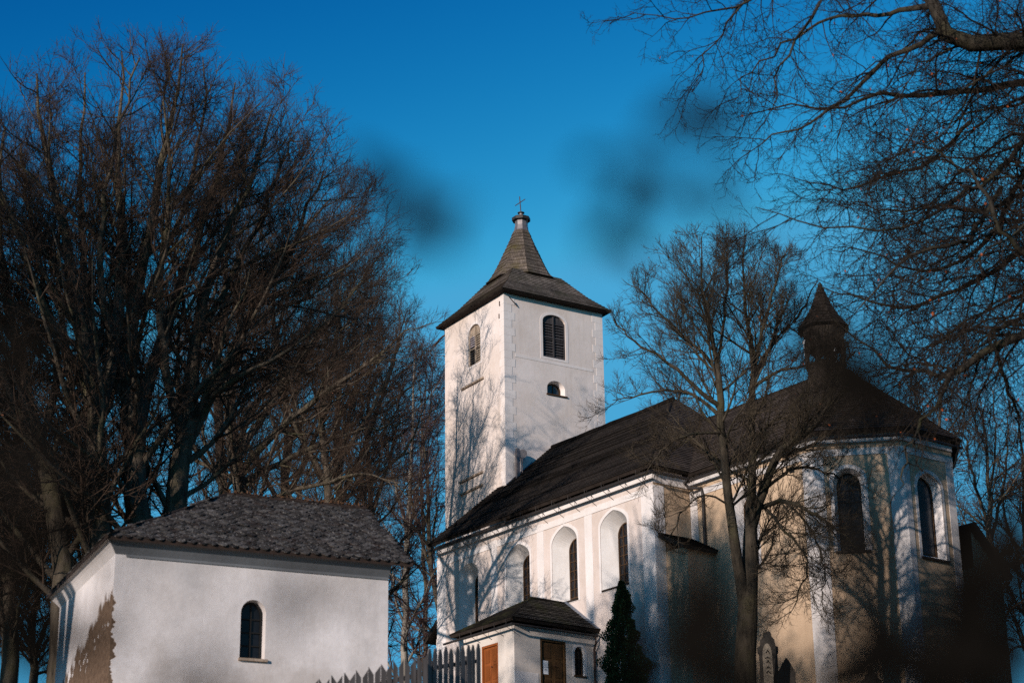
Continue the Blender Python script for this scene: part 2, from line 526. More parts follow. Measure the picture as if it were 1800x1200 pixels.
def window_parts(F, name, parent, inner, d, mats, bars=(2, 5), frame_w=0.06, diag=False):
    """glazing with frame and bars standing in an opening"""
    g = MB()
    g.poly([F(s, d, z) for s, z in inner], 0, list(inner))
    w = g.build(name, [mats[0]], parent)
    s0, s1 = min(p[0] for p in inner), max(p[0] for p in inner)
    z0, z1 = min(p[1] for p in inner), max(p[1] for p in inner)
    c = ((s0 + s1) / 2, (z0 + z1) / 2)
    f = MB()
    sm = [(c[0] + (s - c[0]) * (1 - 2 * frame_w / (s1 - s0)), c[1] + (z - c[1]) * (1 - 2 * frame_w / (z1 - z0))) for s, z in inner]
    f.loft(F, inner, d - 0.05, sm, d - 0.05)
    f.loft(F, sm, d - 0.05, sm, d)
    bw = 0.014
    if diag:
        st = 0.42
        k = s0 - (z1 - z0)
        while k < s1:
            for sg in (1, -1):
                a = np.array([k if sg == 1 else s0 + s1 - k, z0]); bdir = np.array([sg, 1.6])
                pr = []
                for q in np.linspace(0, (z1 - z0) / 1.6, 24):
                    p = a + bdir * q
                    if s0 < p[0] < s1 and z0 < p[1] < z1 - 0.06 * (z1 - z0): pr.append(p)
                if len(pr) > 1:
                    f.tube([F(pr[0][0], d - 0.015, pr[0][1]), F(pr[-1][0], d - 0.015, pr[-1][1])], 0.008, 4)
            k += st
    for i in range(1, bars[0]):
        s = s0 + (s1 - s0) * i / bars[0]
        f.box(F, s - bw, s + bw, d - 0.04, d - 0.003, z0 + 0.02, z1 - 0.03)
    for i in range(1, bars[1]):
        z = z0 + (z1 - z0) * 0.93 * i / bars[1]
        f.box(F, s0 + 0.02, s1 - 0.02, d - 0.035, d - 0.004, z - bw, z + bw)
    f.build("window_frame", [mats[1]], parent)
    return w

def louver(F, parent, out, d, frame_mat, slat_mats, arch_mat):
    """two louvered leaves in a round headed opening"""
    s0, s1 = min(p[0] for p in out), max(p[0] for p in out)
    z0, z1 = min(p[1] for p in out), max(p[1] for p in out)
    zs = out[2][1]
    f = MB()
    c = (s0 + s1) / 2
    f.box(F, c - 0.035, c + 0.035, d - 0.06, d + 0.03, z0 + 0.05, z1 - 0.06)
    for s in (s0 + 0.03, s1 - 0.03):
        f.box(F, s - 0.03, s + 0.03, d - 0.05, d + 0.03, z0, zs + 0.05)
    f.box(F, s0 + 0.06, s1 - 0.06, d - 0.045, d + 0.03, z0, z0 + 0.07)
    zm = z0 + (zs - z0) * 0.55
    f.box(F, s0 + 0.06, s1 - 0.06, d - 0.045, d + 0.03, zm, zm + 0.06)
    f.build("shutter_frame", [frame_mat], parent)
    l = MB()
    rnd = random.Random(int(s0 * 100))
    n = 13
    for side in (0, 1):
        a, b = (s0 + 0.06, c - 0.035) if side == 0 else (c + 0.035, s1 - 0.06)
        for i in range(n):
            z = z0 + 0.08 + (zs - z0 - 0.02) * i / n
            tl = rnd.uniform(-0.015, 0.015)
            mi = slat_mats[1][side][0 if i < n * 0.55 else 1]
            openl = slat_mats[2] and side == 0 and i < n * 0.5
            dz = 0.05 if openl else 0.10
            l.face([F(a, d - 0.035, z), F(b, d - 0.035, z + tl), F(b, d + 0.03, z + dz + tl + 0.03), F(a, d + 0.03, z + dz + 0.03)], mi)
            l.face([F(a, d - 0.035, z), F(b, d - 0.035, z + tl), F(b, d - 0.033, z + tl + 0.02), F(a, d - 0.033, z + 0.02)], mi)
    hd = [p for p in out[2:]]
    l.poly([F(s, d, z) for s, z in hd], slat_mats[3])
    l.build("louver_slats", slat_mats[0], parent)

# --- tower
t_ = MB()
TB = 15.2
zt = 38.25
lo_o = arch(-3.42, -2.22, 35.13, 36.72, 37.26)
ro_o = arch(2.25, 3.60, 35.10, 36.98, 37.38)
sm_o = arch(2.45, 3.50, 33.20, 33.52, 33.92)
t_.holed(TW, [(-5.75, TB), (0, TB), (0, zt), (-5.75, zt)], [lo_o], 0, 0)
t_.holed(TWR, [(0, TB), (5.85, TB), (5.85, zt), (0, zt)], [ro_o, sm_o], 0, 0)
t_.face([TW(-5.75, 0, TB), TW(-5.75, 5.85, TB), TW(-5.75, 5.85, zt), TW(-5.75, 0, zt)])
t_.face([TW(-5.75, 5.85, TB), TW(0, 5.85, TB), TW(0, 5.85, zt), TW(-5.75, 5.85, zt)])
for F, o in ((TW, lo_o), (TWR, ro_o)):
    t_.loft(F, o, 0, o, 0.25, 0)
    t_.poly([F(s, 0.25, z) for s, z in o], 2)
sm_i = arch(2.55, 3.40, 33.24, 33.52, 33.85)
t_.loft(TWR, sm_o, 0, sm_i, 0.32, 1)
tower = t_.build("tower_wall", [M_TOWER, M_QUOIN, M_VOID], church)
q = MB()
# toothed quoins and string course, a little proud of the wall
z = 16.0; i = 0
while z < 37.95:
    wq = 0.62 if i % 2 else 0.44
    q.box(TWR, -0.012, wq, -0.012, 0.05, z, z + 0.40)
    q.box(TW, -0.32 - 0.12 * (i % 2), -0.0, -0.011, 0.03, z, z + 0.40)
    q.box(TWR, 5.85 - wq, 5.862, -0.012, 0.05, z, z + 0.40)
    z += 0.405; i += 1
q.box(TWR, 0.62, 5.2, -0.014, 0.03, 34.78, 34.92)
ro_s = arch(2.10, 3.75, 34.98, 36.98, 37.52)
q.ring(TWR, ro_o, ro_s, -0.013, 0.01)
lo_s = arch(-3.55, -2.09, 35.02, 36.72, 37.38)
q.ring(TW, lo_o, lo_s, -0.013, 0.01)
q.build("quoin_trim", [M_QUOIN], tower)
louver(TWR, tower, ro_o, 0.10, M_LOUV_D, ([M_LOUV_D], ((0, 0), (0, 0)), False, 0), None)
louver(TW, tower, lo_o, 0.10, M_LOUV_L, ([M_LOUV_L, M_LOUV_G, M_LOUV_D], ((2, 1), (0, 0)), True, 0), None)
window_parts(TWR, "small_window", tower, sm_i, 0.32, (M_GLASS2, M_FRAME), (2, 1), 0.06)
sb = MB(); sb.box(TWR, 2.40, 3.62, -0.06, 0.30, 33.13, 33.20)
sb.build("window_sill", [M_FRAME], tower)
for (sa, sb_, z) in ((-4.02, -1.92, 34.16), (-4.28, -2.05, 29.37), (-4.2, -2.06, 28.73)):
    bm_ = MB(); bm_.box(TW, sa, sb_, -0.10, 0.02, z - 0.045, z + 0.045)
    bm_.build("wooden_beam", [M_BEAM], tower)
# small patched wall ties
for (s, z) in ((-0.35, 37.55), (-0.4, 36.9)):
    ti = MB(); ti.box(TW, s - 0.02, s + 0.02, -0.05, 0.01, z - 0.12, z + 0.12)
    ti.build("iron_tie", [M_RUST], tower)
ti = MB()
ti.tube([TWR(0.15, -0.25, 37.75), TWR(0.75, -0.05, 37.42)], 0.025, 6)
ti.build("iron_bar", [M_RUST], tower)
ti = MB()
ti.tube([TW(-5.9, 0.3, 37.85), TW(-6.15, 0.1, 37.7), TW(-6.15, -0.1, 37.5), TW(-6.45, -0.25, 37.2)], 0.05, 6)
ti.build("drain_spout", [M_RUST], tower)

# --- tower roof: flared square skirt, eight sided spire
tr = MB()
cx, cy_ = -2.875, 2.925
def tp(a, b, z): return TW(cx + a, cy_ + b, z)
ze, zk = 38.10, 40.12
he, hk = 3.26, 1.45
def side_pts(k, h, z):
    c4 = [(-h, -h), (h, -h), (h, h), (-h, h)]
    return tp(*c4[k], z), tp(*c4[(k + 1) % 4], z)
zmid, hm = 38.92, 2.42
for k in range(4):
    a, b = side_pts(k, he, ze); c, d = side_pts(k, hm, zmid); e, g = side_pts(k, hk, zk)
    courses(tr, [a, b, d, c], 0.17, 0.03, 0.08, 0, 1)
    courses(tr, [c, d, g, e], 0.17, 0.03, 0.05, 0, 1)
prof = [(39.98, 1.74), (40.22, 1.54), (40.72, 1.28), (41.2, 1.07), (41.65, 0.89), (42.1, 0.70), (42.5, 0.54), (42.95, 0.39)]
def octa(ap, z):
    rr = ap / math.cos(math.pi / 8)
    return [tp(rr * math.cos(math.pi / 8 + k * math.pi / 4), rr * math.sin(math.pi / 8 + k * math.pi / 4), z) for k in range(8)]
for (z0, a0), (z1, a1) in zip(prof[:-1], prof[1:]):
    A, B = octa(a0, z0), octa(a1, z1)
    for k in range(8):
        j = (k + 1) % 8
        courses(tr, [A[k], A[j], B[j], B[k]], 0.235, 0.028, 0.05, 2, 1, False, 0.003)
tr.poly(octa(1.74, 39.96), 1)
# flat boarded soffit and dark fascia
so = []
for h, z in ((he - 0.02, ze - 0.08), (2.88, ze - 0.10)):
    so.append([tp(*c, z) for c in ((-h, -h), (h, -h), (h, h), (-h, h))])
for k in range(4):
    j = (k + 1) % 4
    tr.face([so[0][k], so[0][j], so[1][j], so[1][k]], 1)
troof = tr.build("tower_roof", [M_SKIRT, M_EAVE, M_SPIRE], church)
ln = MB()
def ocfaces(mb, rings, m=0, cap=True):
    for (z0, a0), (z1, a1) in zip(rings[:-1], rings[1:]):
        A, B = octa(a0, z0), octa(a1, z1)
        for k in range(8):
            j = (k + 1) % 8
            mb.face([A[k], A[j], B[j], B[k]], m)
    if cap: mb.poly(octa(rings[-1][1], rings[-1][0]), m)
ocfaces(ln, [(42.88, 0.40), (43.05, 0.345), (43.3, 0.30), (43.58, 0.30)], 0)
ocfaces(ln, [(43.56, 0.30), (43.58, 0.45), (43.74, 0.45), (43.82, 0.30)], 1)
ocfaces(ln, [(43.8, 0.10), (44.02, 0.09)], 0)
ocfaces(ln, [(44.02, 0.17), (44.06, 0.17)], 1)
ln.build("lantern_cap", [M_LEAD, M_GUTTER], troof)
cx_ = MB()
top = tp(-0.08, -0.02, 45.0)
cx_.tube([tp(0, 0, 44.0), top], 0.028, 6)
ca = tp(-0.05, -0.01, 44.66)
cx_.tube([ca - TW.a * 0.48, ca + TW.a * 0.48], 0.022, 6)
cx_.build("cross", [M_RUST], troof)
lw = MB()   # lightning wire down the spire
lw.tube([tp(0.42, 0.1, 43.6), tp(0.5, 0.1, 42.9), tp(0.95, 0.2, 41.7), tp(1.75, 0.3, 40.2)], 0.012, 4)
lw.build("lightning_wire", [M_GUTTER], troof)

# --- nave walls
WS = -3.05
SOUTH = NV.sub(0, WS, 0)                 # long wall facing the sun, s = nave s1
EASTF = NV.sub(14.06, WS, R(90))         # shoulder wall, s runs back from the corner
nw = MB()
ZB, ZT = 15.4, 25.05
big_n = [arch(10.62, 12.37, 20.6, 23.20, 23.86, 9, 0.28), arch(7.32, 9.05, 20.6, 23.20, 23.90, 9, 0.28), arch(4.04, 5.74, 20.6, 23.18, 23.82, 9, 0.28)]
old_n = arch(0.40, 1.88, 20.5, 23.25, 23.72, 9, 0.0)
inn = [arch(11.02, 11.97, 20.86, 22.95, 23.42, 9, 0.1), arch(7.72, 8.66, 20.86, 22.95, 23.45, 9, 0.1), arch(4.43, 5.35, 20.86, 22.95, 23.42, 9, 0.1)]
old_i = arch(0.80, 1.50, 20.7, 22.9, 23.25, 9, 0.0)
nw.holed(SOUTH, [(-1.32, ZB), (14.06, ZB), (14.06, ZT), (-1.32, ZT)], big_n + [old_n], 0, 0)
for o, i_ in list(zip(big_n, inn)) + [(old_n, old_i)]:
    nw.loft(SOUTH, o, 0, i_, 0.66, 1)
nw.face([EASTF(0, 0, ZB), EASTF(12.2, 0, ZB), EASTF(12.2, 0, ZT), EASTF(0, 0, ZT)], 2)
nw.face([NV(-1.32, WS, ZB), NV(-1.32, 8.4, ZB), NV(-1.32, 8.4, ZT), NV(-1.32, WS, ZT)], 0)
nw.face([NV(-1.32, 8.4, ZB), NV(14.06, 8.4, ZB), NV(14.06, 8.4, ZT), NV(-1.32, 8.4, ZT)], 0)
nave = nw.build("nave_wall", [M_NAVE, M_NICHE, M_OCHRE], church)
nb = MB()
for o in big_n:
    c = ((o[0][0] + o[1][0]) / 2, 22.2)
    oo = [(c[0] + (s - c[0]) * 1.14, z + (0.12 if z > 21 else -0.1)) for s, z in o]
    nb.ring(SOUTH, o, oo, -0.022, 0.01)
for a, b in ((9.58, 10.09), (13.30, 14.075), (6.28, 6.75), (2.9, 3.35), (-1.335, -0.62)):
    nb.box(SOUTH, a, b, -0.018, 0.02, ZB, 24.35)
nb.box(SOUTH, -1.335, 14.075, -0.03, 0.02, 24.02, 24.30)
nb.box(SOUTH, -1.335, 14.10, -0.055, 0.02, 24.60, 25.02)
nb.box(EASTF, 0.02, 0.55, -0.018, 0.02, ZB, 24.35)
nb.box(EASTF, 0.0, 2.0, -0.05, 0.02, 24.45, 25.0)
nb.build("white_trim", [M_WHITE], nave)
for k, (i_, o) in enumerate(list(zip(inn, big_n)) + [(old_i, old_n)]):
    window_parts(SOUTH, "arched_window", nave, i_, 0.66, (M_GLASS, M_FRAME), (3, 6), 0.05, True)
    sl_b = MB()
    sl_b.box(SOUTH, o[0][0] + 0.02, o[1][0] + 0.02, -0.06, 0.25, o[0][1] - 0.07, o[0][1] + 0.004)
    sl_b.build("window_sill", [M_EAVE], nave)

# --- nave roof
nr_ = MB()
e0, e1, e2, r0, r1 = NV(-1.36, -3.62, 25.02), NV(14.52, -3.62, 25.02), NV(14.52, 8.92, 25.02), NV(-0.35, 2.65, 30.48), NV(9.2, 2.65, 30.48)
e3 = NV(-1.36, 8.92, 25.02)
courses(nr_, [e0, e1, r1, r0], 0.18, 0.035, 0.15, 0, 1, True, 0.012)
courses(nr_, [e1, e2, r1], 0.18, 0.03, 0.14, 2, 1, True, 0.008)
courses(nr_, [e2, e3, r0, r1], 0.18, 0.035, 0.15, 0, 1)
crest(nr_, r0, r1, 0.08, 0); crest(nr_, e1, r1, 0.05, 0)
nroof = nr_.build("nave_roof", [M_ROOF, M_EAVE, M_HIP], church)
fl = MB()   # bluish metal flashing where the roof meets the tower, and a short vent pipe
fl.face([TWR(0.02, -0.02, 28.1), TWR(1.5, -0.02, 29.42), TWR(1.5, -0.25, 29.28), TWR(0.02, -0.25, 27.98)], 0)
fl.face([TWR(0.02, -0.015, 28.25), TWR(1.5, -0.015, 29.58), TWR(1.5, -0.015, 29.3), TWR(0.02, -0.015, 28.0)], 0)
fl.build("flashing", [flat("blue_flashing", (0.16, 0.2, 0.27), 0.5, 0.3, 4, 0.5, 0.3)], nroof)
vp = MB()
vp.box(TWR, 0.42, 0.58, -0.35, -0.2, 28.3, 30.0)
vp.tube([TWR(0.75, -0.3, 28.6), TWR(0.75, -0.3, 29.75)], 0.02, 6)
vp.tube([TWR(0.72, -0.38, 29.75), TWR(0.78, -0.25, 29.77)], 0.22, 12)
vp.build("vent_pipe", [M_LEAD], nroof)

def gutter(pts, name="gutter", r=0.06, parent=None):
    g = MB(); g.tube(pts, r, 8)
    return g.build(name, [M_GUTTER], parent or church)
gutter([NV(-1.40, -3.60, 24.70), NV(14.55, -3.60, 24.70), NV(14.55, -1.6, 24.70)])
for i in range(14):
    s = -0.9 + i * 1.12
    g = MB()
    g.tube([NV(s, -3.60, 24.97), NV(s + 0.02, -3.62, 24.66), NV(s + 0.16, -3.06, 24.25)], 0.013, 5)
    g.tube([NV(s, -3.60, 24.97), NV(s - 0.02, -3.06, 24.62)], 0.012, 5)
    g.build("gutter_bracket", [M_GUTTER], church)

# --- chancel
CS = -1.05
CSO = NV.sub(0, CS, 0)
K = (21.22, CS); P2 = (23.62, 1.35); P3 = (23.62, 4.16); P4 = (21.22, 6.56)
FRT = NV.sub(K[0], K[1], R(45)); LF = math.hypot(P2[0] - K[0], P2[1] - K[1])
EST = NV.sub(P2[0], P2[1], R(90)); LE = P3[1] - P2[1]
NE = NV.sub(P3[0], P3[1], R(135))
cw = MB()
CZB, CZT = 13.2, 25.0
c_side = arch(16.66, 17.94, 20.4, 23.1, 23.7, 9, 0.1)
c_side_i = arch(16.80, 17.75, 20.6, 23.0, 23.5, 9, 0.1)
c_fr = arch(0.68, 1.84, 20.28, 22.95, 23.55, 9, 0.05)
c_fr_i = arch(0.82, 1.72, 20.4, 22.9, 23.45, 9, 0.05)
c_es = arch(0.65, 2.02, 20.05, 22.75, 23.45, 9, 0.05)
c_es_i = arch(0.80, 1.86, 20.25, 22.7, 23.32, 9, 0.05)
cw.holed(CSO, [(13.9, CZB), (K[0], CZB), (K[0], CZT), (13.9, CZT)], [c_side], 0, 0)
cw.holed(FRT, [(0, CZB), (LF, CZB), (LF, CZT), (0, CZT)], [c_fr], 0, 0)
cw.holed(EST, [(0, CZB), (LE, CZB), (LE, CZT), (0, CZT)], [c_es], 0, 0)
cw.face([NE(0, 0, CZB), NE(LF, 0, CZB), NE(LF, 0, CZT), NE(0, 0, CZT)], 0)
cw.face([NV(P4[0], P4[1], CZB), NV(13.9, P4[1], CZB), NV(13.9, P4[1], CZT), NV(P4[0], P4[1], CZT)], 0)
for F, o, i_, d in ((CSO, c_side, c_side_i, 0.42), (FRT, c_fr, c_fr_i, 0.42), (EST, c_es, c_es_i, 0.36)):
    cw.loft(F, o, 0, i_, d, 1)
chancel = cw.build("chancel_wall", [M_OCHRE, M_WHITE], church)
ct = MB()
for F, o in ((CSO, c_side), (EST, c_es)):
    c = (o[0][0] + o[1][0]) / 2
    ct.ring(F, o, [(c + (s - c) * 1.2, z + (0.13 if z > 21 else -0.08)) for s, z in o], -0.022, 0.01)
c = (c_fr[0][0] + c_fr[1][0]) / 2
ct.ring(FRT, c_fr, [(c + (s - c) * 1.24, z + (0.14 if z > 21 else -0.02)) for s, z in c_fr], -0.022, 0.01)
for F, a, b in ((CSO, K[0] - 0.62, K[0] + 0.008), (FRT, -0.008, 0.36), (FRT, LF - 0.58, LF + 0.008), (EST, -0.008, 0.3), (EST, LE - 0.4, LE + 0.008), (NE, -0.008, 0.4), (CSO, 14.075, 14.5)):
    ct.box(F, a, b, -0.02, 0.02, CZB, 24.28)
for F, a, b in ((CSO, 14.08, K[0] + 0.012), (FRT, -0.012, LF + 0.012), (EST, -0.012, LE + 0.012), (NE, -0.012, LF)):
    ct.box(F, a, b, -0.032, 0.02, 24.05, 24.32)
    ct.box(F, a, b, -0.05, 0.02, 24.55, 24.98)
ct.build("white_trim", [M_QSHADE], chancel)
window_parts(CSO, "arched_window", chancel, c_side_i, 0.42, (M_GLASS, M_FRAME), (2, 6), 0.05)
window_parts(FRT, "arched_window", chancel, c_fr_i, 0.42, (M_GLASS, M_VOID), (2, 6), 0.05)
window_parts(EST, "arched_window", chancel, c_es_i, 0.36, (M_GLASS2, M_FRAME), (1, 1), 0.05)
for F, o in ((CSO, c_side), (FRT, c_fr), (EST, c_es)):
    s_ = MB(); s_.box(F, o[0][0] - 0.08, o[1][0] + 0.08, -0.09, 0.3, o[0][1] - 0.08, o[0][1] + 0.004)
    s_.build("window_sill", [M_EAVE], chancel)
vh = MB(); vh.box(CSO, 19.9, 20.15, -0.025, -0.005, 23.72, 23.97)
vh.build("wall_vent", [M_VOID], chancel)

cr_ = MB()
za, zr = 24.97, 28.97
k_ = 0.42 * math.tan(R(22.5))
E = [NV(10.4, CS - 0.42, za), NV(K[0] + k_, CS - 0.42, za), NV(P2[0] + 0.42, P2[1] - k_, za), NV(P3[0] + 0.42, P3[1] + k_, za), NV(P4[0] + k_, P4[1] + 0.42, za), NV(10.4, P4[1] + 0.42, za)]
AX = 2.755
A0, A1 = NV(10.4, AX, zr), NV(19.55, AX, zr)
courses(cr_, [E[0], E[1], A1, A0], 0.18, 0.032, 0.14, 0, 1, True, 0.01)
for i in (1, 2, 3):
    courses(cr_, [E[i], E[i + 1], A1], 0.18, 0.032, 0.14, 0, 1, True, 0.01)
courses(cr_, [E[4], E[5], A0, A1], 0.18, 0.032, 0.14, 0, 1)
crest(cr_, A0, A1, 0.07, 0)
for i in (1, 2, 3): crest(cr_, E[i], A1, 0.045, 0)
croof = cr_.build("chancel_roof", [M_HIP, M_EAVE], church)
gutter([NV(14.2, CS - 0.42, 24.64), NV(K[0] + k_, CS - 0.42, 24.64), NV(P2[0] + 0.42, P2[1] - k_, 24.64), NV(P3[0] + 0.42, P3[1] + k_, 24.64)])
dp = MB()
dp.tube([NV(14.25, CS - 0.42, 24.62), NV(14.45, CS - 0.40, 24.35), NV(14.9, CS - 0.12, 24.3), NV(14.95, CS - 0.1, 24.0), NV(14.95, CS - 0.1, 15.0)], 0.065, 8)
dp.build("downpipe", [M_GUTTER], church)

# --- ridge turret on the chancel
tu = MB()
TU = NV.sub(18.6, AX, R(0))
def tq(a, b, z): return TU(a, b, z)
def octu(r, z): return [tq(r * math.cos(math.pi / 8 + k * math.pi / 4), r * math.sin(math.pi / 8 + k * math.pi / 4), z) for k in range(8)]
B0, B1 = octu(0.86, 28.2), octu(0.80, 29.35)
for k in range(8):
    j = (k + 1) % 8
    tu.face([B0[k], B0[j], B1[j], B1[k]], 0)
tu.poly(octu(0.80, 29.35), 0)
C0, C1 = octu(0.80, 29.33), octu(0.82, 30.05)
for k in range(8):          # corner posts of the open stage, boarded upper stage with cut out heads
    p0, p1 = np.array(C0[k]), np.array(C1[k])
    tu.tube([p0, p1 + np.array([0, 0, 0.3])], 0.10, 6, 0)
D0, D1 = octu(0.84, 30.05), octu(0.88, 31.0)
for k in range(8):
    j = (k + 1) % 8
    tu.face([D0[k], D0[j], D1[j], D1[k]], 0)
    a, b = np.array(D0[k]), np.array(D0[j])
    n_b = 5
    for i in range(n_b):     # vertical boards
        u0, u1 = (i + 0.08) / n_b, (i + 0.92) / n_b
        cen = (a + b) / 2; out_ = cen - tq(0, 0, 30.05); out_[2] = 0; out_ /= np.linalg.norm(out_)
        lw_ = -0.14 * abs((u0 + u1) / 2 - 0.5) * 2
        q0, q1 = a + (b - a) * u0, a + (b - a) * u1
        up0, up1 = np.array(D1[k]) + (np.array(D1[j]) - np.array(D1[k])) * u0, np.array(D1[k]) + (np.array(D1[j]) - np.array(D1[k])) * u1
        dn = np.array([0, 0, lw_])
        tu.face([q0 + dn + out_ * .03, q1 + dn + out_ * .03, up1 + out_ * .03, up0 + out_ * .03], 0)
        tu.face([q0 + dn + out_ * .03, up0 + out_ * .03, up0, q0 + dn], 0)
        tu.face([q1 + dn + out_ * .03, up1 + out_ * .03, up1, q1 + dn], 0)
turret = tu.build("ridge_turret", [wood("turret_boards", (0.028, 0.022, 0.018), (0.07, 0.055, 0.045)), M_EAVE], church)
tur = MB()
pr2 = [(30.9, 1.12), (31.35, 0.78), (31.9, 0.46), (32.5, 0.22), (33.05, 0.03)]
for (z0, a0), (z1, a1) in zip(pr2[:-1], pr2[1:]):
    A, B = octu(a0, z0), octu(a1, z1)
    for k in range(8):
        j = (k + 1) % 8
        courses(tur, [A[k], A[j], B[j], B[k]], 0.2, 0.025, 0.05, 0, 0, False, 0.003)
tur.poly(octu(1.12, 30.9), 0)
tur.build("turret_roof", [M_TURRET], turret)
M_FIT = flat("knob_white", (0.8, 0.82, 0.85), 0.4, 0.05, 3)  # plain white knobs on thin rods
for (a, b, z) in ((-0.25, -0.95, 30.15), (0.9, -0.35, 29.6)):
    f = MB(); p = tq(a, b, z)
    f.tube([p, p + np.array([0, 0, 0.07]), p + np.array([0, 0, 0.14])], [0.03, 0.055, 0.03], 8)
    f.tube([p + np.array([0.02, 0, 0.12]), p + np.array([0.04, 0, 0.2])], [0.045, 0.03], 8)
    f.tube([p + np.array([0, 0, -0.5]), p], 0.012, 5)
    f.build("white_knob", [M_FIT], turret)

# --- lean-to in the corner between nave and chancel
an = MB()
AN = NV.sub(14.06, WS, R(90))
an.box(AN, 0.55, 2.0, -1.3, -0.02, 13.5, 21.6, 0)
an.build("annex_wall", [M_OCHRE], church)
ar = MB()
courses(ar, [NV(15.62, -2.9, 21.55), NV(15.62, -1.08, 21.55), NV(14.08, -1.08, 22.35), NV(14.08, -2.9, 22.35)], 0.18, 0.03, 0.16, 0, 1)
ar.build("annex_roof", [M_ROOF, M_EAVE], church)

# --- low sacristy on the far side
sc_ = MB()
sc_.box(NV, 17.0, 22.2, 6.6, 8.25, 13.0, 20.55, 0)
sc_.face([NV(22.2, 6.6, 20.5), NV(22.2, 8.25, 20.5), NV(22.2, 6.6, 22.0)], 0)
sc_.build("sacristy_wall", [M_OCHRE], church)
sr_ = MB()
courses(sr_, [NV(22.5, 8.6, 20.35), NV(16.7, 8.6, 20.35), NV(16.7, 6.55, 22.35), NV(22.5, 6.55, 22.35)], 0.18, 0.03, 0.14, 0, 1)
sr_.build("sacristy_roof", [M_ROOF, M_EAVE], church)

# --- low annex at the west end
wa = MB()
wa.box(NV, -2.35, -1.33, -2.4, 1.0, 15.5, 20.9, 0)
wa.face([NV(-2.35, -2.4, 20.9), NV(-1.33, -2.4, 20.9), NV(-1.33, -2.4, 21.5)], 0)
wa.build("west_annex_wall", [M_TOWER], church)
wr = MB()
courses(wr, [NV(-2.9, 1.2, 20.9), NV(-2.9, -2.75, 20.9), NV(-1.33, -2.75, 22.05), NV(-1.33, 1.2, 22.05)], 0.2, 0.03, 0.2, 0, 1)
wr.build("west_annex_roof", [M_ROOF, M_EAVE], church)

# --- porch
PS1, PS0, PF = 10.04, 6.55, -7.22
PORF = NV.sub(0, PF, 0)                 # front with the orange door
PORE = NV.sub(PS1, PF, R(90))           # side with the brown door, s runs to the nave wall
pw = MB()
PZ = 14.6
pt_ = 18.85
d_o = [(7.83, PZ + 0.2), (8.95, PZ + 0.2), (8.95, 18.27), (7.83, 18.27)]
d_b = [(1.31, PZ + 0.2), (2.63, PZ + 0.2), (2.63, 18.40), (1.31, 18.40)]
p_w = arch(3.07, 3.62, 17.08, 17.98, 18.28)
pw.holed(PORF, [(PS0, PZ), (PS1, PZ), (PS1, pt_), (PS0, pt_)], [d_o], 0, 0)
pw.holed(PORE, [(0, PZ), (4.17, PZ), (4.17, pt_), (0, pt_)], [d_b, p_w], 0, 0)
pw.face([NV(PS0, PF, PZ), NV(PS0, WS, PZ), NV(PS0, WS, pt_), NV(PS0, PF, pt_)], 0)
pw.loft(PORF, d_o, 0, d_o, 0.12, 0)
pw.loft(PORE, d_b, 0, d_b, 0.12, 0)
p_wi = arch(3.12, 3.58, 17.1, 17.96, 18.24)
pw.loft(PORE, p_w, 0, p_wi, 0.15, 1)
porch = pw.build("porch_wall", [M_PORCH, M_WHITE], church)
ptm = MB()
ptm.box(PORE, -0.01, 1.2, -0.012, 0.02, PZ, 16.95)
ptm.build("plinth", [M_WHITE], porch)
ptm = MB()
ptm.box(PORE, 2.74, 4.15, -0.012, 0.02, PZ, 16.75)
ptm.build("plinth", [M_WHITE], porch)
ptm = MB()
cw_ = (p_w[0][0] + p_w[1][0]) / 2
ptm.ring(PORE, p_w, [(cw_ + (s - cw_) * 1.35, z + (0.1 if z > 17.5 else -0.06)) for s, z in p_w], -0.015, 0.01)
ptm.build("window_surround", [M_WHITE], porch)
window_parts(PORE, "porch_window", porch, p_wi, 0.15, (M_GLASS, M_FRAME), (2, 3), 0.04)
s_ = MB(); s_.box(PORE, 3.02, 3.68, -0.05, 0.1, 17.02, 17.085); s_.build("window_sill", [M_FRAME], porch)
def door(F, x0, x1, z0, z1, mats, leaves):
    dm = MB()
    fw = 0.09
    dm.box(F, x0, x0 + fw, 0.0, 0.10, z0, z1, 0)
    dm.box(F, x1 - fw, x1, 0.0, 0.10, z0, z1, 0)
    dm.box(F, x0 + fw, x1 - fw, 0.0, 0.10, z1 - fw, z1, 0)
    w = (x1 - x0 - 2 * fw) / leaves
    for i in range(leaves):
        a = x0 + fw + w * i
        dm.box(F, a + 0.008, a + w - 0.008, 0.06, 0.11, z0, z1 - fw, 0)
        ph = (z1 - fw - z0)
        for (p0, p1) in ((0.05, 0.33), (0.38, 0.66), (0.71, 0.95)):
            dm.box(F, a + 0.09, a + w - 0.09, 0.045, 0.07, z0 + ph * p0, z0 + ph * p1, 1)
    d = dm.build("porch_door", mats, porch)
    h = MB()
    hx = x0 + fw + w + (0.07 if leaves > 1 else -0.07)
    hz = z0 + 1.35
    h.tube([F(hx, 0.05, hz), F(hx, -0.01, hz), F(hx + 0.1, -0.015, hz)], 0.014, 6)
    h.build("door_handle", [M_RUST], d)
door(PORF, 7.83, 8.95, PZ + 1.4, 18.27, [M_ODOOR, wood("orange_panel", (0.14, 0.04, 0.011), (0.25, 0.075, 0.02))], 2)
door(PORE, 1.31, 2.63, PZ + 1.4, 18.40, [M_DOOR, wood("oak_panel", (0.045, 0.025, 0.012), (0.09, 0.05, 0.024))], 2)
pr_ = MB()
oz = 19.0
g0, g1, g2, g3 = NV(PS0 - 0.42, PF - 0.42, oz), NV(PS1 + 0.40, PF - 0.42, oz), NV(PS1 + 0.40, WS - 0.01, oz), NV(PS0 - 0.42, WS - 0.01, oz)
ap, bp = NV(8.3, -5.05, 20.45), NV(8.3, WS - 0.01, 20.5)
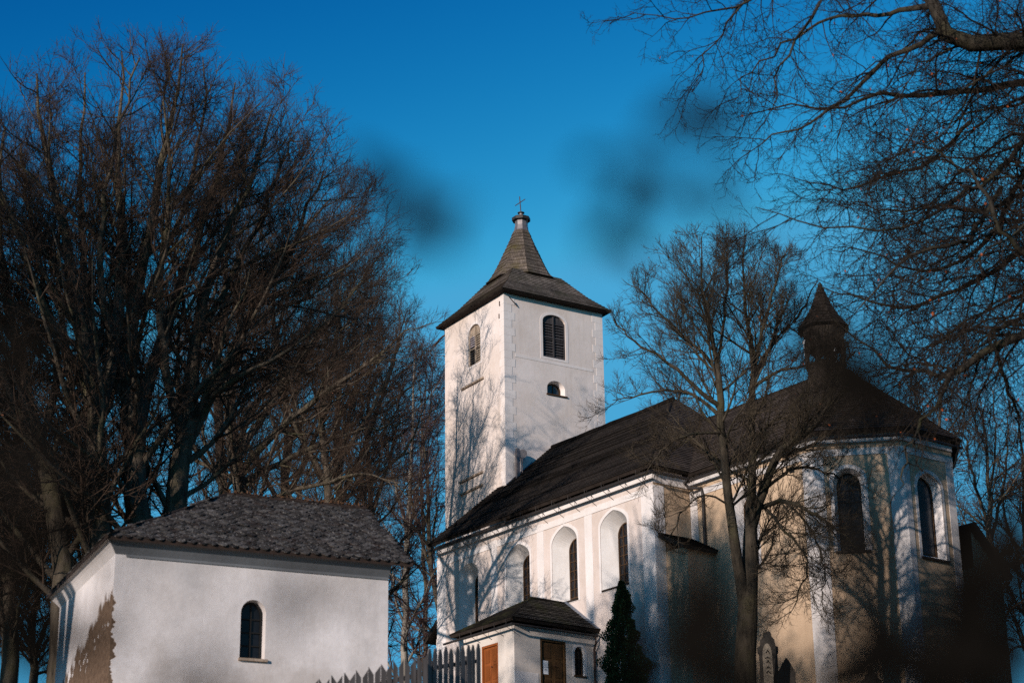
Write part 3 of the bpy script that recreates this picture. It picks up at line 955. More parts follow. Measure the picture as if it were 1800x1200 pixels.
M_PROOF = shingle("porch_shingle", (0.040, 0.037, 0.034), (0.105, 0.098, 0.088), (0.04, 0.042, 0.018))
courses(pr_, [g0, g1, ap], 0.18, 0.035, 0.14, 0, 1, True, 0.012)
courses(pr_, [g1, g2, bp, ap], 0.18, 0.035, 0.14, 0, 1, True, 0.012)
courses(pr_, [g3, g0, ap, bp], 0.18, 0.035, 0.14, 0, 1)
crest(pr_, ap + np.array([0, 0, 0.05]), bp, 0.07, 0); crest(pr_, g1, ap, 0.04, 0); crest(pr_, g0, ap, 0.04, 0)
proof = pr_.build("porch_roof", [M_PROOF, M_EAVE], church)
fl = MB(); fl.face([g2 + np.array([-.0, 0, .05]) - NV.b * .02, bp + np.array([0, 0, .1]) - NV.b * .02, bp + np.array([0, 0, .05]) - NV.b * .2, g2 + np.array([0, 0, .0]) - NV.b * .2])
fl.build("flashing", [flat("grey_flashing", (0.2, 0.23, 0.28), 0.5, 0.3, 4, 0.5, 0.3)], proof)
gutter([NV(PS0 - 0.85, PF - 0.40, 18.70), NV(PS1 + 0.40, PF - 0.40, 18.72), NV(PS1 + 0.40, -3.2, 18.72)], "gutter", 0.05)
dpp = MB()
dpp.tube([NV(PS1 + 0.40, -3.35, 18.7), NV(PS1 + 0.38, -3.3, 18.45), NV(PS1 + 0.15, -3.2, 18.2), NV(PS1 + 0.13, -3.2, 14.6)], 0.05, 8)
dpp.build("downpipe", [M_RUST], church)
for i in range(5):
    s = PS0 + 0.3 + i * 0.8
    g = MB(); g.tube([NV(s, PF - 0.40, 18.95), NV(s, PF - 0.41, 18.68), NV(s + 0.1, PF - 0.01, 18.45)], 0.012, 5)
    g.build("gutter_bracket", [M_GUTTER], church)

# notice on the brown door
nloc = PORE(1.56, 0.03, 17.0)
notice = thing("paper_notice", nloc, "two small white paper sheets pinned on the brown porch door", "notice")
nm = MB()
nm.box(PORE, 1.46, 1.72, 0.028, 0.034, 17.26, 17.52); nm.box(PORE, 1.465, 1.73, 0.028, 0.034, 16.97, 17.245)
nm.build("paper_sheet", [M_PAPER], notice)
nm = MB(); nm.box(PORE, 1.55, 1.66, 0.024, 0.0275, 17.13, 17.17)
nm.build("grey_print", [M_INK], notice)

# ------------------------------------------------------------------ chapel
CH = Frame((-9.1, 44.55), R(24.2))
cl_ = CH(3.3, 3, 0); cl_[2] = gz(cl_[0], cl_[1])
chapel = thing("chapel", cl_, "small white chapel with grey slate roof and flaking corner below the big bare trees", "chapel")
LW, DP = 6.63, 5.95
cwz0, cwz1 = 6.5, 13.05
w_o = arch(3.0, 3.60, 10.80, 11.86, 12.18)
w_i = arch(3.02, 3.56, 10.82, 11.85, 12.15)
m_ = MB()
m_.holed(CH, [(0, cwz0), (LW, cwz0), (LW, cwz1), (0, cwz1)], [w_o], 0, 0)
m_.loft(CH, w_o, 0, w_i, 0.22, 0)
LEFT = CH.sub(0, 0, R(90))
m_.face([CH(0, 0, cwz0), CH(0, DP, cwz0), CH(0, DP, cwz1), CH(0, 0, cwz1)], 1, [(0, cwz0), (DP, cwz0), (DP, cwz1), (0, cwz1)])
m_.face([CH(LW, 0, cwz0), CH(LW, DP, cwz0), CH(LW, DP, cwz1), CH(LW, 0, cwz1)], 0, [(3, cwz0), (DP, cwz0), (DP, cwz1), (3, cwz1)])
m_.face([CH(LW, 0, cwz1), CH(LW, DP, cwz1), CH(LW, DP / 2, 15.3)], 0, [(3, 13), (4, 13), (4, 13)])
m_.face([CH(0, DP, cwz0), CH(LW, DP, cwz0), CH(LW, DP, cwz1), CH(0, DP, cwz1)], 0, [(3, cwz0), (DP, cwz0), (DP, cwz1), (3, cwz1)])
cwall = m_.build("chapel_wall", [M_CHAP_F, M_CHAP_L], chapel)
cv = MB()
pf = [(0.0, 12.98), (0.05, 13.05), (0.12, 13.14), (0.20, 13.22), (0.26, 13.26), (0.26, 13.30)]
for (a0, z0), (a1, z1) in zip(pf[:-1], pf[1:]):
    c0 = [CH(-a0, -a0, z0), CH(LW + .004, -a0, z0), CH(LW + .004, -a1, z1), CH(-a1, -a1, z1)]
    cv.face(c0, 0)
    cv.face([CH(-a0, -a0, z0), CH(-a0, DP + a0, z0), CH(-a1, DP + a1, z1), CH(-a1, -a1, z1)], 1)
cv.box(CH, 0.25, LW, -0.03, 0.02, 12.93, 12.985, 0)
cv.build("cove_cornice", [M_COVE_SHADE, M_WHITE], cwall, smooth=False)
window_parts(CH, "chapel_window", cwall, w_i, 0.2, (M_GLASS, M_VOID), (2, 4), 0.04, False)
s_ = MB(); s_.box(CH, 2.97, 3.66, -0.07, 0.2, 10.74, 10.80); s_.build("window_sill", [M_BEAM], cwall)

def slate_material():
    m, t, b = mat("lichen_slate")
    n = noise(t, pos(t), 3.0, 6, 0.7)
    g = noise(t, pos(t), 16, 4, 0.7)
    oi = N(t, 'ShaderNodeUVMap').outputs[0]
    wn = N(t, 'ShaderNodeTexWhiteNoise'); wn.noise_dimensions = '2D'
    t.links.new(oi, wn.inputs['Vector'])
    c = ramp(t, wn.outputs[0], [(0.0, (0.012, 0.011, 0.011)), (0.55, (0.036, 0.033, 0.031)), (1.0, (0.10, 0.093, 0.088))])
    c = mixc(t, ramp(t, n, [(0.5, (0, 0, 0)), (0.66, (0.85, 0.85, 0.85))]), c, (0.030, 0.019, 0.015))
    c = mixc(t, ramp(t, g, [(0.56, (0, 0, 0)), (0.66, (0.75, 0.75, 0.75))]), c, (0.27, 0.265, 0.26))
    t.links.new(c, b.inputs['Base Color'])
    b.inputs['Roughness'].default_value = 0.92
    b.inputs['Specular IOR Level'].default_value = 0.08
    bump(t, b, g, 0.4, 0.01)
    return m
def slates(mb, quad, w=0.25, rnd=random.Random(3)):
    """diamond slates hung on a planar roof face; quad[0]-quad[1] is the eave"""
    P = [np.array(p, float) for p in quad]
    u = P[1] - P[0]; Lu = np.linalg.norm(u); u /= Lu
    nrm = np.cross(P[1] - P[0], P[2] - P[1]); nrm /= np.linalg.norm(nrm)
    if nrm[2] < 0: nrm = -nrm
    t = np.cross(nrm, u)
    if t[2] < 0: t = -t
    poly = [np.array([(p - P[0]) @ u, (p - P[0]) @ t]) for p in P]
    def inside(q, mrg):
        k = len(poly); sgn = 0
        ar_ = sum(poly[i][0] * poly[(i + 1) % k][1] - poly[(i + 1) % k][0] * poly[i][1] for i in range(k))
        for i in range(k):
            a, b = poly[i], poly[(i + 1) % k]
            e = b - a
            dd = (e[0] * (q - a)[1] - e[1] * (q - a)[0]) / np.linalg.norm(e) * (1 if ar_ > 0 else -1)
            if dd < mrg: return False
        return True
    H = max(p[1] for p in poly)
    umin, umax = min(p[0] for p in poly), max(p[0] for p in poly)
    row = 0
    y = -0.02
    while y < H + 0.1:
        x = umin - w + (w / 2 if row % 2 else 0)
        while x < umax + w:
            c = np.array([x, y + w * 0.35])
            if inside(c, -0.02):
                tl = rnd.uniform(0.0, 0.028) + (0.02 if rnd.random() < .06 else 0); rt = rnd.uniform(-0.03, 0.03); skw = rnd.uniform(-0.05, 0.05)
                cut = w * 0.5
                sh = [(-cut, 0.02), (-cut * 0.25, -w * 0.42), (cut * 0.25, -w * 0.42), (cut, 0.02), (cut * 0.15, w * 0.55), (-cut * 0.15, w * 0.55)]
                pts = []
                for (a, b) in sh:
                    hgt = 0.026 + tl * 0.7 - (b + w * 0.42) * 0.06 + a * rt * 1.6
                    pts.append(P[0] + u * (c[0] + a * 1.02 + b * skw) + t * (c[1] + b - a * skw) + nrm * hgt)
                idx = (row * 1.7 + 0.3, x * 3.1)
                mb.face(pts, 0, [idx] * 6)
                lo = [pts[0], pts[1], pts[2], pts[3]]
                for p, q_ in zip(lo[:-1], lo[1:]):
                    mb.face([p, q_, q_ - nrm * 0.02, p - nrm * 0.02], 0, [idx] * 4)
            x += w
        y += w * 0.48; row += 1
cf = MB()
h0, h1, h2, h3 = CH(-0.30, -0.30, 13.30), CH(LW + 0.52, -0.30, 13.30), CH(LW + 0.52, DP + 0.3, 13.30), CH(-0.30, DP + 0.3, 13.30)
ra, rb = CH(3.40, DP / 2, 15.50), CH(LW + 0.45, DP / 2, 15.50)
M_SL = slate_material()
M_BASE = flat("mossy_batten", (0.035, 0.022, 0.017), 0.95, 0.6, 6)
for qd in ([h0, h1, rb, ra], [h2, h3, ra, rb], [h3, h0, ra]):
    slates(cf, qd)
    Pq = [np.array(p) for p in qd]
    cf.poly(Pq, 1)
    cf.poly([p - np.array([0, 0, 0.07]) for p in Pq], 1)
    for i in range(len(Pq)):
        j = (i + 1) % len(Pq)
        cf.face([Pq[i], Pq[j], Pq[j] - np.array([0, 0, 0.07]), Pq[i] - np.array([0, 0, 0.07])], 1)
crest(cf, h0, ra, 0.06, 1, 0.015); crest(cf, ra, rb, 0.08, 1, 0.02)
# tufts of moss and fallen leaves along the ridge
rl = random.Random(8)
for i in range(220):
    f_ = rl.random()
    p = np.array(ra) + (np.array(rb) - np.array(ra)) * f_ + np.array([rl.uniform(-.1, .1), rl.uniform(-.15, .1), rl.uniform(0.04, 0.12)])
    a = np.array([rl.uniform(-1, 1), rl.uniform(-1, 1), rl.uniform(-.3, 1)]); a /= np.linalg.norm(a)
    b = np.cross(a, [0.3, 0.8, 0.5]); b /= np.linalg.norm(b)
    sz = rl.uniform(0.02, 0.05)
    cf.face([p - a * sz, p + b * sz * .5, p + a * sz, p - b * sz * .5], 2)
cf.build("chapel_roof", [M_SL, M_BASE, flat("dead_leaf", (0.11, 0.055, 0.028), 0.9, 0.6, 9)], chapel)

# ------------------------------------------------------------------ picket fence
fa0 = at(528, 1200, 38.0); fa1 = at(748, 1148, 38.8); fb1 = at(842, 1128, 40.2)
fence = thing("picket_fence", (fa0[0], fa0[1], gz(fa0[0], fa0[1])), "weathered dark grey wooden picket fence climbing in front of the white chapel towards the porch", "fence")
M_PK2 = wood("pale_grey_picket", (0.06, 0.057, 0.057), (0.16, 0.148, 0.148))
def picket(F, x0, x1, zt_, zb_, shape, m, tilt=0.0):
    p = MB()
    c = (x0 + x1) / 2
    if shape == 'L': out = [(x0, zb_), (x1, zb_), (x1 + tilt, zt_), (x0 + tilt, zt_ - 0.15)]
    elif shape == 'R': out = [(x0, zb_), (x1, zb_), (x1 + tilt, zt_ - 0.15), (x0 + tilt, zt_)]
    else: out = [(x0, zb_), (x1, zb_), (x1 + tilt, zt_ - 0.13), (c + 0.018 + tilt, zt_), (c - 0.018 + tilt, zt_), (x0 + tilt, zt_ - 0.13)]
    p.prism(F, out, -0.012, 0.013)
    return p.build("picket", [m], fence)
rp = random.Random(4)
def run(p0, p1, pitch, wdt, kind, m):
    L = math.hypot(p1[0] - p0[0], p1[1] - p0[1])
    F = Frame(p0, math.atan2(p1[1] - p0[1], p1[0] - p0[0]))
    zt_ = lambda s: p0[2] + (p1[2] - p0[2]) * s / L
    s, i = 0.0, 0
    while s < L:
        w = wdt * rp.uniform(0.93, 1.07)
        g = gz(*F(s, 0, 0)[:2])
        sh = ('L' if i % 2 == 0 else 'R') if kind == 'pair' else 'P'
        picket(F, s, s + w, zt_(s) + rp.uniform(-0.03, 0.03), g - 0.05, sh, m, rp.uniform(-0.012, 0.012))
        s += w + ((0.026 if i % 2 == 0 else 0.014) if kind == 'pair' else pitch - wdt + rp.uniform(-.01, .01))
        i += 1
    for dz in (0.42, 1.05):
        r_ = MB()
        r_.face([F(0, 0.03, zt_(0) - dz), F(L, 0.03, zt_(L) - dz), F(L, 0.03, zt_(L) - dz + 0.09), F(0, 0.03, zt_(0) - dz + 0.09)])
        a = [F(0, 0.03, zt_(0) - dz), F(L, 0.03, zt_(L) - dz), F(L, 0.09, zt_(L) - dz), F(0, 0.09, zt_(0) - dz)]
        b = [p + np.array([0, 0, 0.09]) for p in a]
        for q4 in ([a[0], a[1], b[1], b[0]], [a[2], a[3], b[3], b[2]], [b[0], b[1], b[2], b[3]], a, [a[1], a[2], b[2], b[1]], [a[3], a[0], b[0], b[3]]):
            r_.face(q4)
        r_.build("rail", [M_PICKET], fence)
    for s in (0.3, L - 0.15):
        g = gz(*F(s, 0, 0)[:2])
        r_ = MB(); r_.box(F, s - 0.06, s + 0.06, 0.095, 0.21, g - 0.1, zt_(s) - 0.25); r_.build("post", [M_PICKET], fence)
run(fa0, fa1, 0.11, 0.100, 'pair', M_PICKET)
run(at(752, 1141, 39.0), fb1, 0.165, 0.115, 'point', M_PK2)

# ------------------------------------------------------------------ tombstones
def tomb(u, y, vtop, w, label, kind):
    p = at(u, vtop, y)
    F = Frame((p[0], p[1]), R(-8 if kind != 'block' else 6))
    g = gz(p[0], p[1]); zt_ = p[2]
    t = thing("tombstone", (p[0], p[1], g), label, "tombstone", "old tombstones in the churchyard below the chancel")
    b = MB()
    h = w / 2
    b.box(F, -h * 1.25, h * 1.25, -0.22, 0.25, g - 0.2, g + 0.35)
    b.build("plinth", [M_STONE], t)
    s = MB()
    z0 = g + 0.35
    if kind == 'ornate':
        hd = [(-h, z0), (h, z0), (h, zt_ - 0.75), (h * 1.12, zt_ - 0.7), (h * 1.12, zt_ - 0.55), (h * 0.85, zt_ - 0.5), (h * 0.75, zt_ - 0.28), (h * 0.5, zt_ - 0.2), (h * 0.38, zt_ - 0.02), (0, zt_),
              (-h * 0.38, zt_ - 0.04), (-h * 0.5, zt_ - 0.2), (-h * 0.8, zt_ - 0.3), (-h * 0.85, zt_ - 0.5), (-h * 1.12, zt_ - 0.55), (-h * 1.12, zt_ - 0.7), (-h, zt_ - 0.75)]
        s.prism(F, hd, -0.14, 0.14)
        st = s.build("headstone", [M_STONE], t)
        pl_ = MB(); pl_.prism(F, arch(-h * 0.6, h * 0.45, z0 + 0.15, zt_ - 0.85, zt_ - 0.42), -0.165, -0.13)
        pl_.build("plaque", [M_PLAQUE], st)
        cvm = MB()       # worn relief on the plaque
        rr = random.Random(2)
        for k in range(5):
            zc = zt_ - 0.75 - k * 0.17
            cvm.tube([F(-h * 0.3 + rr.uniform(-.03, .03), -0.175, zc), F(-h * 0.05, -0.185, zc + rr.uniform(.02, .1)), F(h * 0.2, -0.175, zc - 0.03)], [0.015, 0.028, 0.012], 6)
        cvm.build("relief", [M_STONE], st)
    elif kind == 'broken':
        pts = [(-h, z0), (h, z0)]
        rr = random.Random(6)
        n = 9
        for i in range(n + 1):
            x = h - 2 * h * i / n
            pts.append((x, zt_ - 0.5 * abs(x / h - 0.1) ** 1.4 - rr.uniform(0, 0.09)))
        s.prism(F, pts, -0.18, 0.18)
        s.build("headstone", [M_STONE], t)
    else:
        pts = [(-h, z0), (h, z0), (h, zt_ - 0.45), (h * 0.6, zt_ - 0.4), (h * 0.55, zt_ - 0.25), (h * 0.2, zt_ - 0.22), (h * 0.18, zt_), (-h * 0.18, zt_), (-h * 0.2, zt_ - 0.22), (-h * 0.55, zt_ - 0.25), (-h * 0.6, zt_ - 0.4), (-h, zt_ - 0.45)]
        s.prism(F, pts, -0.15, 0.15)
        s.build("headstone", [M_STONE], t)
tomb(1348, 67.5, 1110, 0.62, "tall tombstone with pale arched plaque right of the forked tree trunk", 'ornate')
tomb(1380, 67.0, 1156, 0.62, "dark tombstone with jagged top beside the plaque tombstone", 'broken')
tomb(1530, 66.5, 1172, 0.62, "low stepped tombstone under the apse front at the bottom edge", 'block')

# ------------------------------------------------------------------ vegetation
def cat_rom(P, n):
    P = np.array(P, float)
    k = len(P)
    Q = np.vstack([2 * P[0] - P[1], P, 2 * P[-1] - P[-2]])
    seg = np.linalg.norm(np.diff(P[:, :3], axis=0), axis=1)
    cum = np.r_[0, np.cumsum(seg)] / seg.sum()
    out = []
    for x in np.linspace(0, 1, n):
        i = min(np.searchsorted(cum, x, side='right') - 1, k - 2)
        t = (x - cum[i]) / max(cum[i + 1] - cum[i], 1e-9)
        p0, p1, p2, p3 = Q[i], Q[i + 1], Q[i + 2], Q[i + 3]
        out.append(0.5 * ((2 * p1) + (-p0 + p2) * t + (2 * p0 - 5 * p1 + 4 * p2 - p3) * t * t + (-p0 + 3 * p1 - 3 * p2 + p3) * t ** 3))
    return np.array(out)

def nrmz(a): return a / (np.linalg.norm(a, axis=-1, keepdims=True) + 1e-9)

def sprout(pts, rad, per, rng, t0=0.25, t1=0.98, ang=45, ang_sd=12, ratio=0.5, fall=0.5, rr=0.55, steps=5, wander=0.12, trop=0.05,
           env=None, lmin=0.1, lmax=99, rmin=0.006, tip=0.35, outward=None, rmax=9.0):
    """grow `per` side shoots on every branch of a level; returns the next level's points and radii"""
    Nn, n, _ = pts.shape
    L = np.linalg.norm(np.diff(pts, axis=1), axis=2).sum(1)
    idx = np.repeat(np.arange(Nn), per)
    k = np.tile(np.arange(per), Nn)
    t = t0 + (t1 - t0) * (k + rng.random(len(idx))) / per
    f = t * (n - 1); i0 = np.minimum(f.astype(int), n - 2); w = (f - i0)[:, None]
    p = pts[idx, i0] * (1 - w) + pts[idx, i0 + 1] * w
    r = rad[idx, i0] * (1 - w[:, 0]) + rad[idx, i0 + 1] * w[:, 0]
    T = nrmz(pts[idx, i0 + 1] - pts[idx, i0])
    a = np.radians(ang + ang_sd * rng.standard_normal(len(idx)))[:, None]
    rv = nrmz(rng.standard_normal((len(idx), 3)))
    if outward is not None: rv = nrmz(rv + outward * nrmz((p - env[0]) * np.array([1, 1, 0.3]))) if env is not None else rv
    U = nrmz(rv - T * (rv * T).sum(1, keepdims=True))
    D = np.cos(a) * T + np.sin(a) * U
    ln = np.clip(ratio * L[idx] * (1 - fall * t) * rng.uniform(0.65, 1.3, len(idx)), lmin, lmax)
    keep = rng.random(len(idx)) < np.clip(L[idx] / (1.25 * L.mean()), 0.25, 1)
    if env is not None:
        c, R_ = env
        e = p + D * ln[:, None]
        def dist(x):
            d_ = (x - c) / R_
            return np.linalg.norm(d_ * np.where(d_[:, 2:] < 0, 0.55, 1.0), axis=1)
        q, q0 = dist(e), dist(p)
        ln = np.where(q > 1, ln * np.clip(q ** -2.5, 0.3, 1), ln)
        keep &= q0 < 1.06
    p, D, ln, r = p[keep], D[keep], ln[keep], r[keep]
    r0 = np.clip(r * rr, rmin, np.minimum(rmax, 0.006 + 0.022 * ln))
    r0 = np.maximum(r0, rmin)
    out = np.empty((len(p), steps + 1, 3)); out[:, 0] = p
    up = np.array([0, 0, 1.0])
    for s in range(steps):
        D = nrmz(D + wander * rng.standard_normal(D.shape) + trop * up)
        out[:, s + 1] = out[:, s] + D * (ln / steps)[:, None]
    ra = r0[:, None] * (1 - (1 - tip) * np.linspace(0, 1, steps + 1)[None, :])
    return out, ra

def tube_arrays(pts, rad, k):
    Nn, n, _ = pts.shape
    T = np.empty_like(pts)
    T[:, 1:-1] = pts[:, 2:] - pts[:, :-2]; T[:, 0] = pts[:, 1] - pts[:, 0]; T[:, -1] = pts[:, -1] - pts[:, -2]
    T = nrmz(T)
    ref = np.array([0.62, 0.35, 0.70])
    U = nrmz(np.cross(T, ref)); V_ = np.cross(T, U)
    an = 2 * np.pi * np.arange(k) / k
    ring = pts[:, :, None, :] + rad[:, :, None, None] * (U[:, :, None, :] * np.cos(an)[None, None, :, None] + V_[:, :, None, :] * np.sin(an)[None, None, :, None])
    v = ring.reshape(-1, 3)
    base = (np.arange(Nn) * n * k)[:, None, None] + (np.arange(n - 1) * k)[None, :, None] + np.arange(k)[None, None, :]
    nxt = (np.arange(Nn) * n * k)[:, None, None] + (np.arange(n - 1) * k)[None, :, None] + ((np.arange(k) + 1) % k)[None, None, :]
    f = np.stack([base, nxt, nxt + k, base + k], -1).reshape(-1, 4)
    return v, f

def mesh_np(name, V, Fq, mi, mats, parent, smooth=True):
    me = bpy.data.meshes.new(name)
    V = V - ROOT_LOC[root_of(parent)]
    me.vertices.add(len(V)); me.vertices.foreach_set("co", V.astype(np.float32).ravel())
    w = Fq.shape[1]
    me.loops.add(Fq.size); me.loops.foreach_set("vertex_index", Fq.astype(np.int32).ravel())
    me.polygons.add(len(Fq)); me.polygons.foreach_set("loop_start", np.arange(0, Fq.size, w, dtype=np.int32))
    for m in mats: me.materials.append(m)
    me.polygons.foreach_set("material_index", mi.astype(np.int32))
    if smooth: me.polygons.foreach_set("use_smooth", np.ones(len(Fq), bool))
    me.update(calc_edges=True)
    o = bpy.data.objects.new(name, me)
    COL.objects.link(o); o.parent = parent
    return o

def leaf_quads(P, size, rng):
    n = len(P)
    a = nrmz(rng.standard_normal((n, 3)) + np.array([0, 0, -0.8])); b = nrmz(np.cross(a, rng.standard_normal((n, 3))))
    s = (size * rng.uniform(0.6, 1.2, n))[:, None]
    V = np.stack([P, P + a * s * .5 + b * s * .38, P + a * s, P + a * s * .5 - b * s * .38], 1).reshape(-1, 3)
    return V, np.arange(4 * n).reshape(-1, 4)

def tree(name, stems, levels, mats, label, group, seed, env=None, leaves=0, leaf_size=0.06, cat="tree", nres=16, jitter=0.02):
    """stems: polylines of (x, y, z, radius); levels: list of dicts for sprout"""
    rng = np.random.default_rng(seed)
    b0 = np.array(stems[0][0][:3], float)
    g = gz(b0[0], b0[1])
    t = thing(name, (b0[0], b0[1], min(g, b0[2])), label, cat, group)
    P = np.stack([cat_rom(s, nres) for s in stems])
    pts, rad = P[:, :, :3].copy(), np.maximum(P[:, :, 3], 0.008)
    pts[:, 1:] += jitter * rng.standard_normal(pts[:, 1:].shape) * np.linspace(0.3, 1, nres - 1)[None, :, None] * 3
    V, F_ = tube_arrays(pts, rad, 10)
    mesh_np("trunk", V, F_, np.zeros(len(F_)), [mats[0]], t)
    cur = (pts, rad)
    VV, FF, MM, off = [], [], [], 0
    allp = []
    stack = [cur]
    for li, lv in enumerate(levels):
        lv = dict(lv)
        src = lv.pop('src', -1); k = lv.pop('k', 3); mi = lv.pop('mi', 1)
        srcs = [stack[src]] if not isinstance(src, tuple) else [stack[s] for s in src]
        news = []
        for (p_, r_) in srcs:
            news.append(sprout(p_, r_, rng=rng, env=env, **lv))
        st = news[0][0].shape[1]
        new = (np.concatenate([x[0] for x in news]), np.concatenate([x[1] for x in news]))
        v, f = tube_arrays(new[0], new[1], k)
        VV.append(v); FF.append(f + off); MM.append(np.full(len(f), mi)); off += len(v)
        stack.append(new)
    if leaves:
        lp = stack[-1][0][:, -1]
        lp = lp[rng.integers(0, len(lp), leaves)]
        v, f = leaf_quads(lp, leaf_size, rng)
        VV.append(v); FF.append(f + off); MM.append(np.full(len(f), 2)); off += len(v)
    mesh_np("crown", np.concatenate(VV), np.concatenate(FF), np.concatenate(MM), mats, t)
    return t

M_BARK = bark("linden_bark", (0.026, 0.021, 0.017), (0.125, 0.102, 0.077), (0.09, 0.084, 0.042))
M_TWIG = bark("linden_twig", (0.03, 0.020, 0.015), (0.085, 0.058, 0.042), None, 0.4)
M_BARK2 = bark("ash_bark", (0.018, 0.015, 0.012), (0.075, 0.062, 0.046), (0.06, 0.056, 0.026))
M_TWIG2 = bark("ash_twig", (0.028, 0.022, 0.016), (0.085, 0.067, 0.047), None, 0.4)
M_BIRCH = bark("birch_bark", (0.022, 0.02, 0.018), (0.30, 0.27, 0.23), None, 0.5)
M_TWIG3 = bark("birch_twig", (0.045, 0.026, 0.026), (0.11, 0.066, 0.062), None, 0.4)
M_LEAFO = flat("orange_leaf", (0.34, 0.075, 0.016), 0.8, 0.6, 3)
M_LEAFB = flat("brown_leaf", (0.16, 0.06, 0.03), 0.8, 0.6, 3)

def S(y, pts, dy=None):
    """stem through photo points (u, v, radius) around depth y"""
    out = []
    for i, p in enumerate(pts):
        yy = y + (dy[i] if dy else 0)
        q = at(p[0], p[1], yy)
        out.append((q[0], q[1], q[2], p[2]))
    return out
def rooted(st):
    """carry the first stem down into the ground"""
    x, y, z, r = st[0]
    g = gz(x, y)
    return ([(x, y, g - 0.3, r * 1.35), (x, y, g + 0.5, r * 1.12)] if z > g + 1.0 else [(x, y, min(g, z) - 0.3, r * 1.2)]) + st

# the group of big lindens behind the chapel
LIN = [dict(per=26, t0=0.20, t1=0.98, ang=44, ang_sd=13, ratio=0.36, fall=0.45, rr=0.42, steps=8, wander=0.10, trop=0.07, k=5, mi=0, lmin=1.2, lmax=6.5, rmin=0.024, tip=0.15, outward=0.6, rmax=0.11),
       dict(per=13, t0=0.12, ang=40, ang_sd=13, ratio=0.42, fall=0.4, rr=0.5, steps=6, wander=0.12, trop=0.07, k=4, mi=1, lmin=0.8, lmax=2.8, rmin=0.012, tip=0.25),
       dict(per=10, t0=0.10, ang=40, ang_sd=14, ratio=0.5, fall=0.3, rr=0.55, steps=4, wander=0.12, trop=0.08, k=3, mi=1, lmin=0.5, lmax=1.4, rmin=0.0075),
       dict(per=6, t0=0.15, ang=38, ang_sd=13, ratio=0.55, fall=0.25, rr=0.65, steps=3, wander=0.14, trop=0.10, k=3, mi=1, lmin=0.3, lmax=0.8, rmin=0.0046)]
GRP = "big bare lindens behind the chapel"
def dome(u, v, ru, rv, y, rd):
    k = y / math.cos(PITCH) / FPX
    return (at(u, v, y), np.array([ru * k, rd, rv * k]))
def lin(seed, y, stems, label, dys, env_px=None, lv=LIN, leaves=60):
    st = [S(y, [(a, b, c * 0.8) for a, b, c in s], [dys[i % len(dys)] * (j / max(1, len(s) - 1)) for j in range(len(s))]) for i, s in enumerate(stems)]
    st[0] = rooted(st[0])
    return tree("linden_tree", st, lv, [M_BARK, M_TWIG, M_LEAFB], label, GRP, seed, dome(255, 600, 470, 555, y, 7.0 if y < 60 else 10.0), leaves, 0.07)
lin(11, 53, [[(178, 1000, .44), (167, 800, .38), (158, 640, .30), (122, 450, .19), (80, 270, .10), (62, 130, .03)],
             [(166, 770, .26), (198, 620, .23), (214, 430, .16), (205, 260, .09), (218, 95, .025)],
             [(163, 700, .18), (112, 610, .15), (62, 500, .11), (20, 390, .07), (-20, 300, .03)],
             [(160, 640, .16), (150, 480, .12), (140, 320, .08), (150, 130, .03)]],
    "multi-stemmed bare linden with two close upright trunks above the chapel's left corner", [0, 2, -2, 3])
lin(12, 54, [[(246, 985, .44), (236, 800, .38), (226, 620, .29), (254, 450, .20), (288, 280, .12), (318, 80, .03)],
             [(235, 790, .26), (272, 630, .23), (330, 470, .17), (386, 300, .10), (412, 140, .025)],
             [(230, 700, .17), (180, 520, .13), (185, 330, .08), (240, 100, .03)],
             [(240, 560, .14), (310, 400, .10), (350, 250, .06), (365, 110, .02)]],
    "tallest bare linden, its crown peaking above the middle of the left tree group", [0, 3, -3, 1])
lin(13, 55, [[(305, 965, .42), (315, 830, .37), (332, 700, .28), (356, 520, .19), (430, 340, .11), (478, 200, .03)],
             [(317, 800, .25), (372, 690, .22), (440, 560, .16), (520, 420, .09), (570, 300, .025)],
             [(320, 770, .18), (292, 650, .16), (282, 480, .12), (300, 320, .07), (285, 150, .025)],
             [(345, 600, .14), (410, 480, .11), (480, 330, .07), (520, 230, .02)]],
    "bare linden forking low just behind the left end of the chapel ridge", [0, 2, -3, 3])
lin(14, 77, [[(430, 985, .38), (421, 850, .34), (402, 700, .27), (432, 560, .19), (505, 440, .12), (580, 350, .03)],
             [(424, 790, .20), (515, 650, .17), (595, 545, .11), (665, 450, .025)],
             [(421, 830, .20), (500, 745, .17), (590, 680, .12), (680, 610, .06), (725, 575, .02)],
             [(421, 850, .16), (520, 800, .14), (620, 760, .09), (700, 745, .02)],
             [(430, 890, .13), (540, 855, .11), (640, 835, .06), (705, 850, .02)],
             [(410, 720, .13), (350, 640, .11), (380, 500, .07), (420, 380, .02)]],
    "spreading bare linden whose long low limbs reach right towards the tower", [0, 2, -2, 1, -1, 3])
lin(15, 53, [[(112, 1080, .40), (96, 900, .34), (52, 720, .27), (22, 560, .19), (-5, 400, .10), (10, 220, .03)],
             [(92, 850, .22), (20, 700, .16), (-30, 560, .10), (-35, 420, .03)],
             [(70, 780, .16), (100, 640, .13), (60, 420, .08), (35, 250, .03)]],
    "bare linden leaning left at the left edge of the photo", [0, -2, 3])
lin(16, 88, [[(585, 1010, .26), (578, 860, .22), (565, 740, .16), (590, 600, .09), (600, 480, .02)],
             [(578, 840, .16), (640, 740, .12), (690, 640, .07), (715, 560, .02)],
             [(575, 850, .14), (520, 750, .11), (480, 650, .07), (470, 560, .02)]],
    "smaller dark bare linden deep behind the chapel ridge", [0, 2, -2])
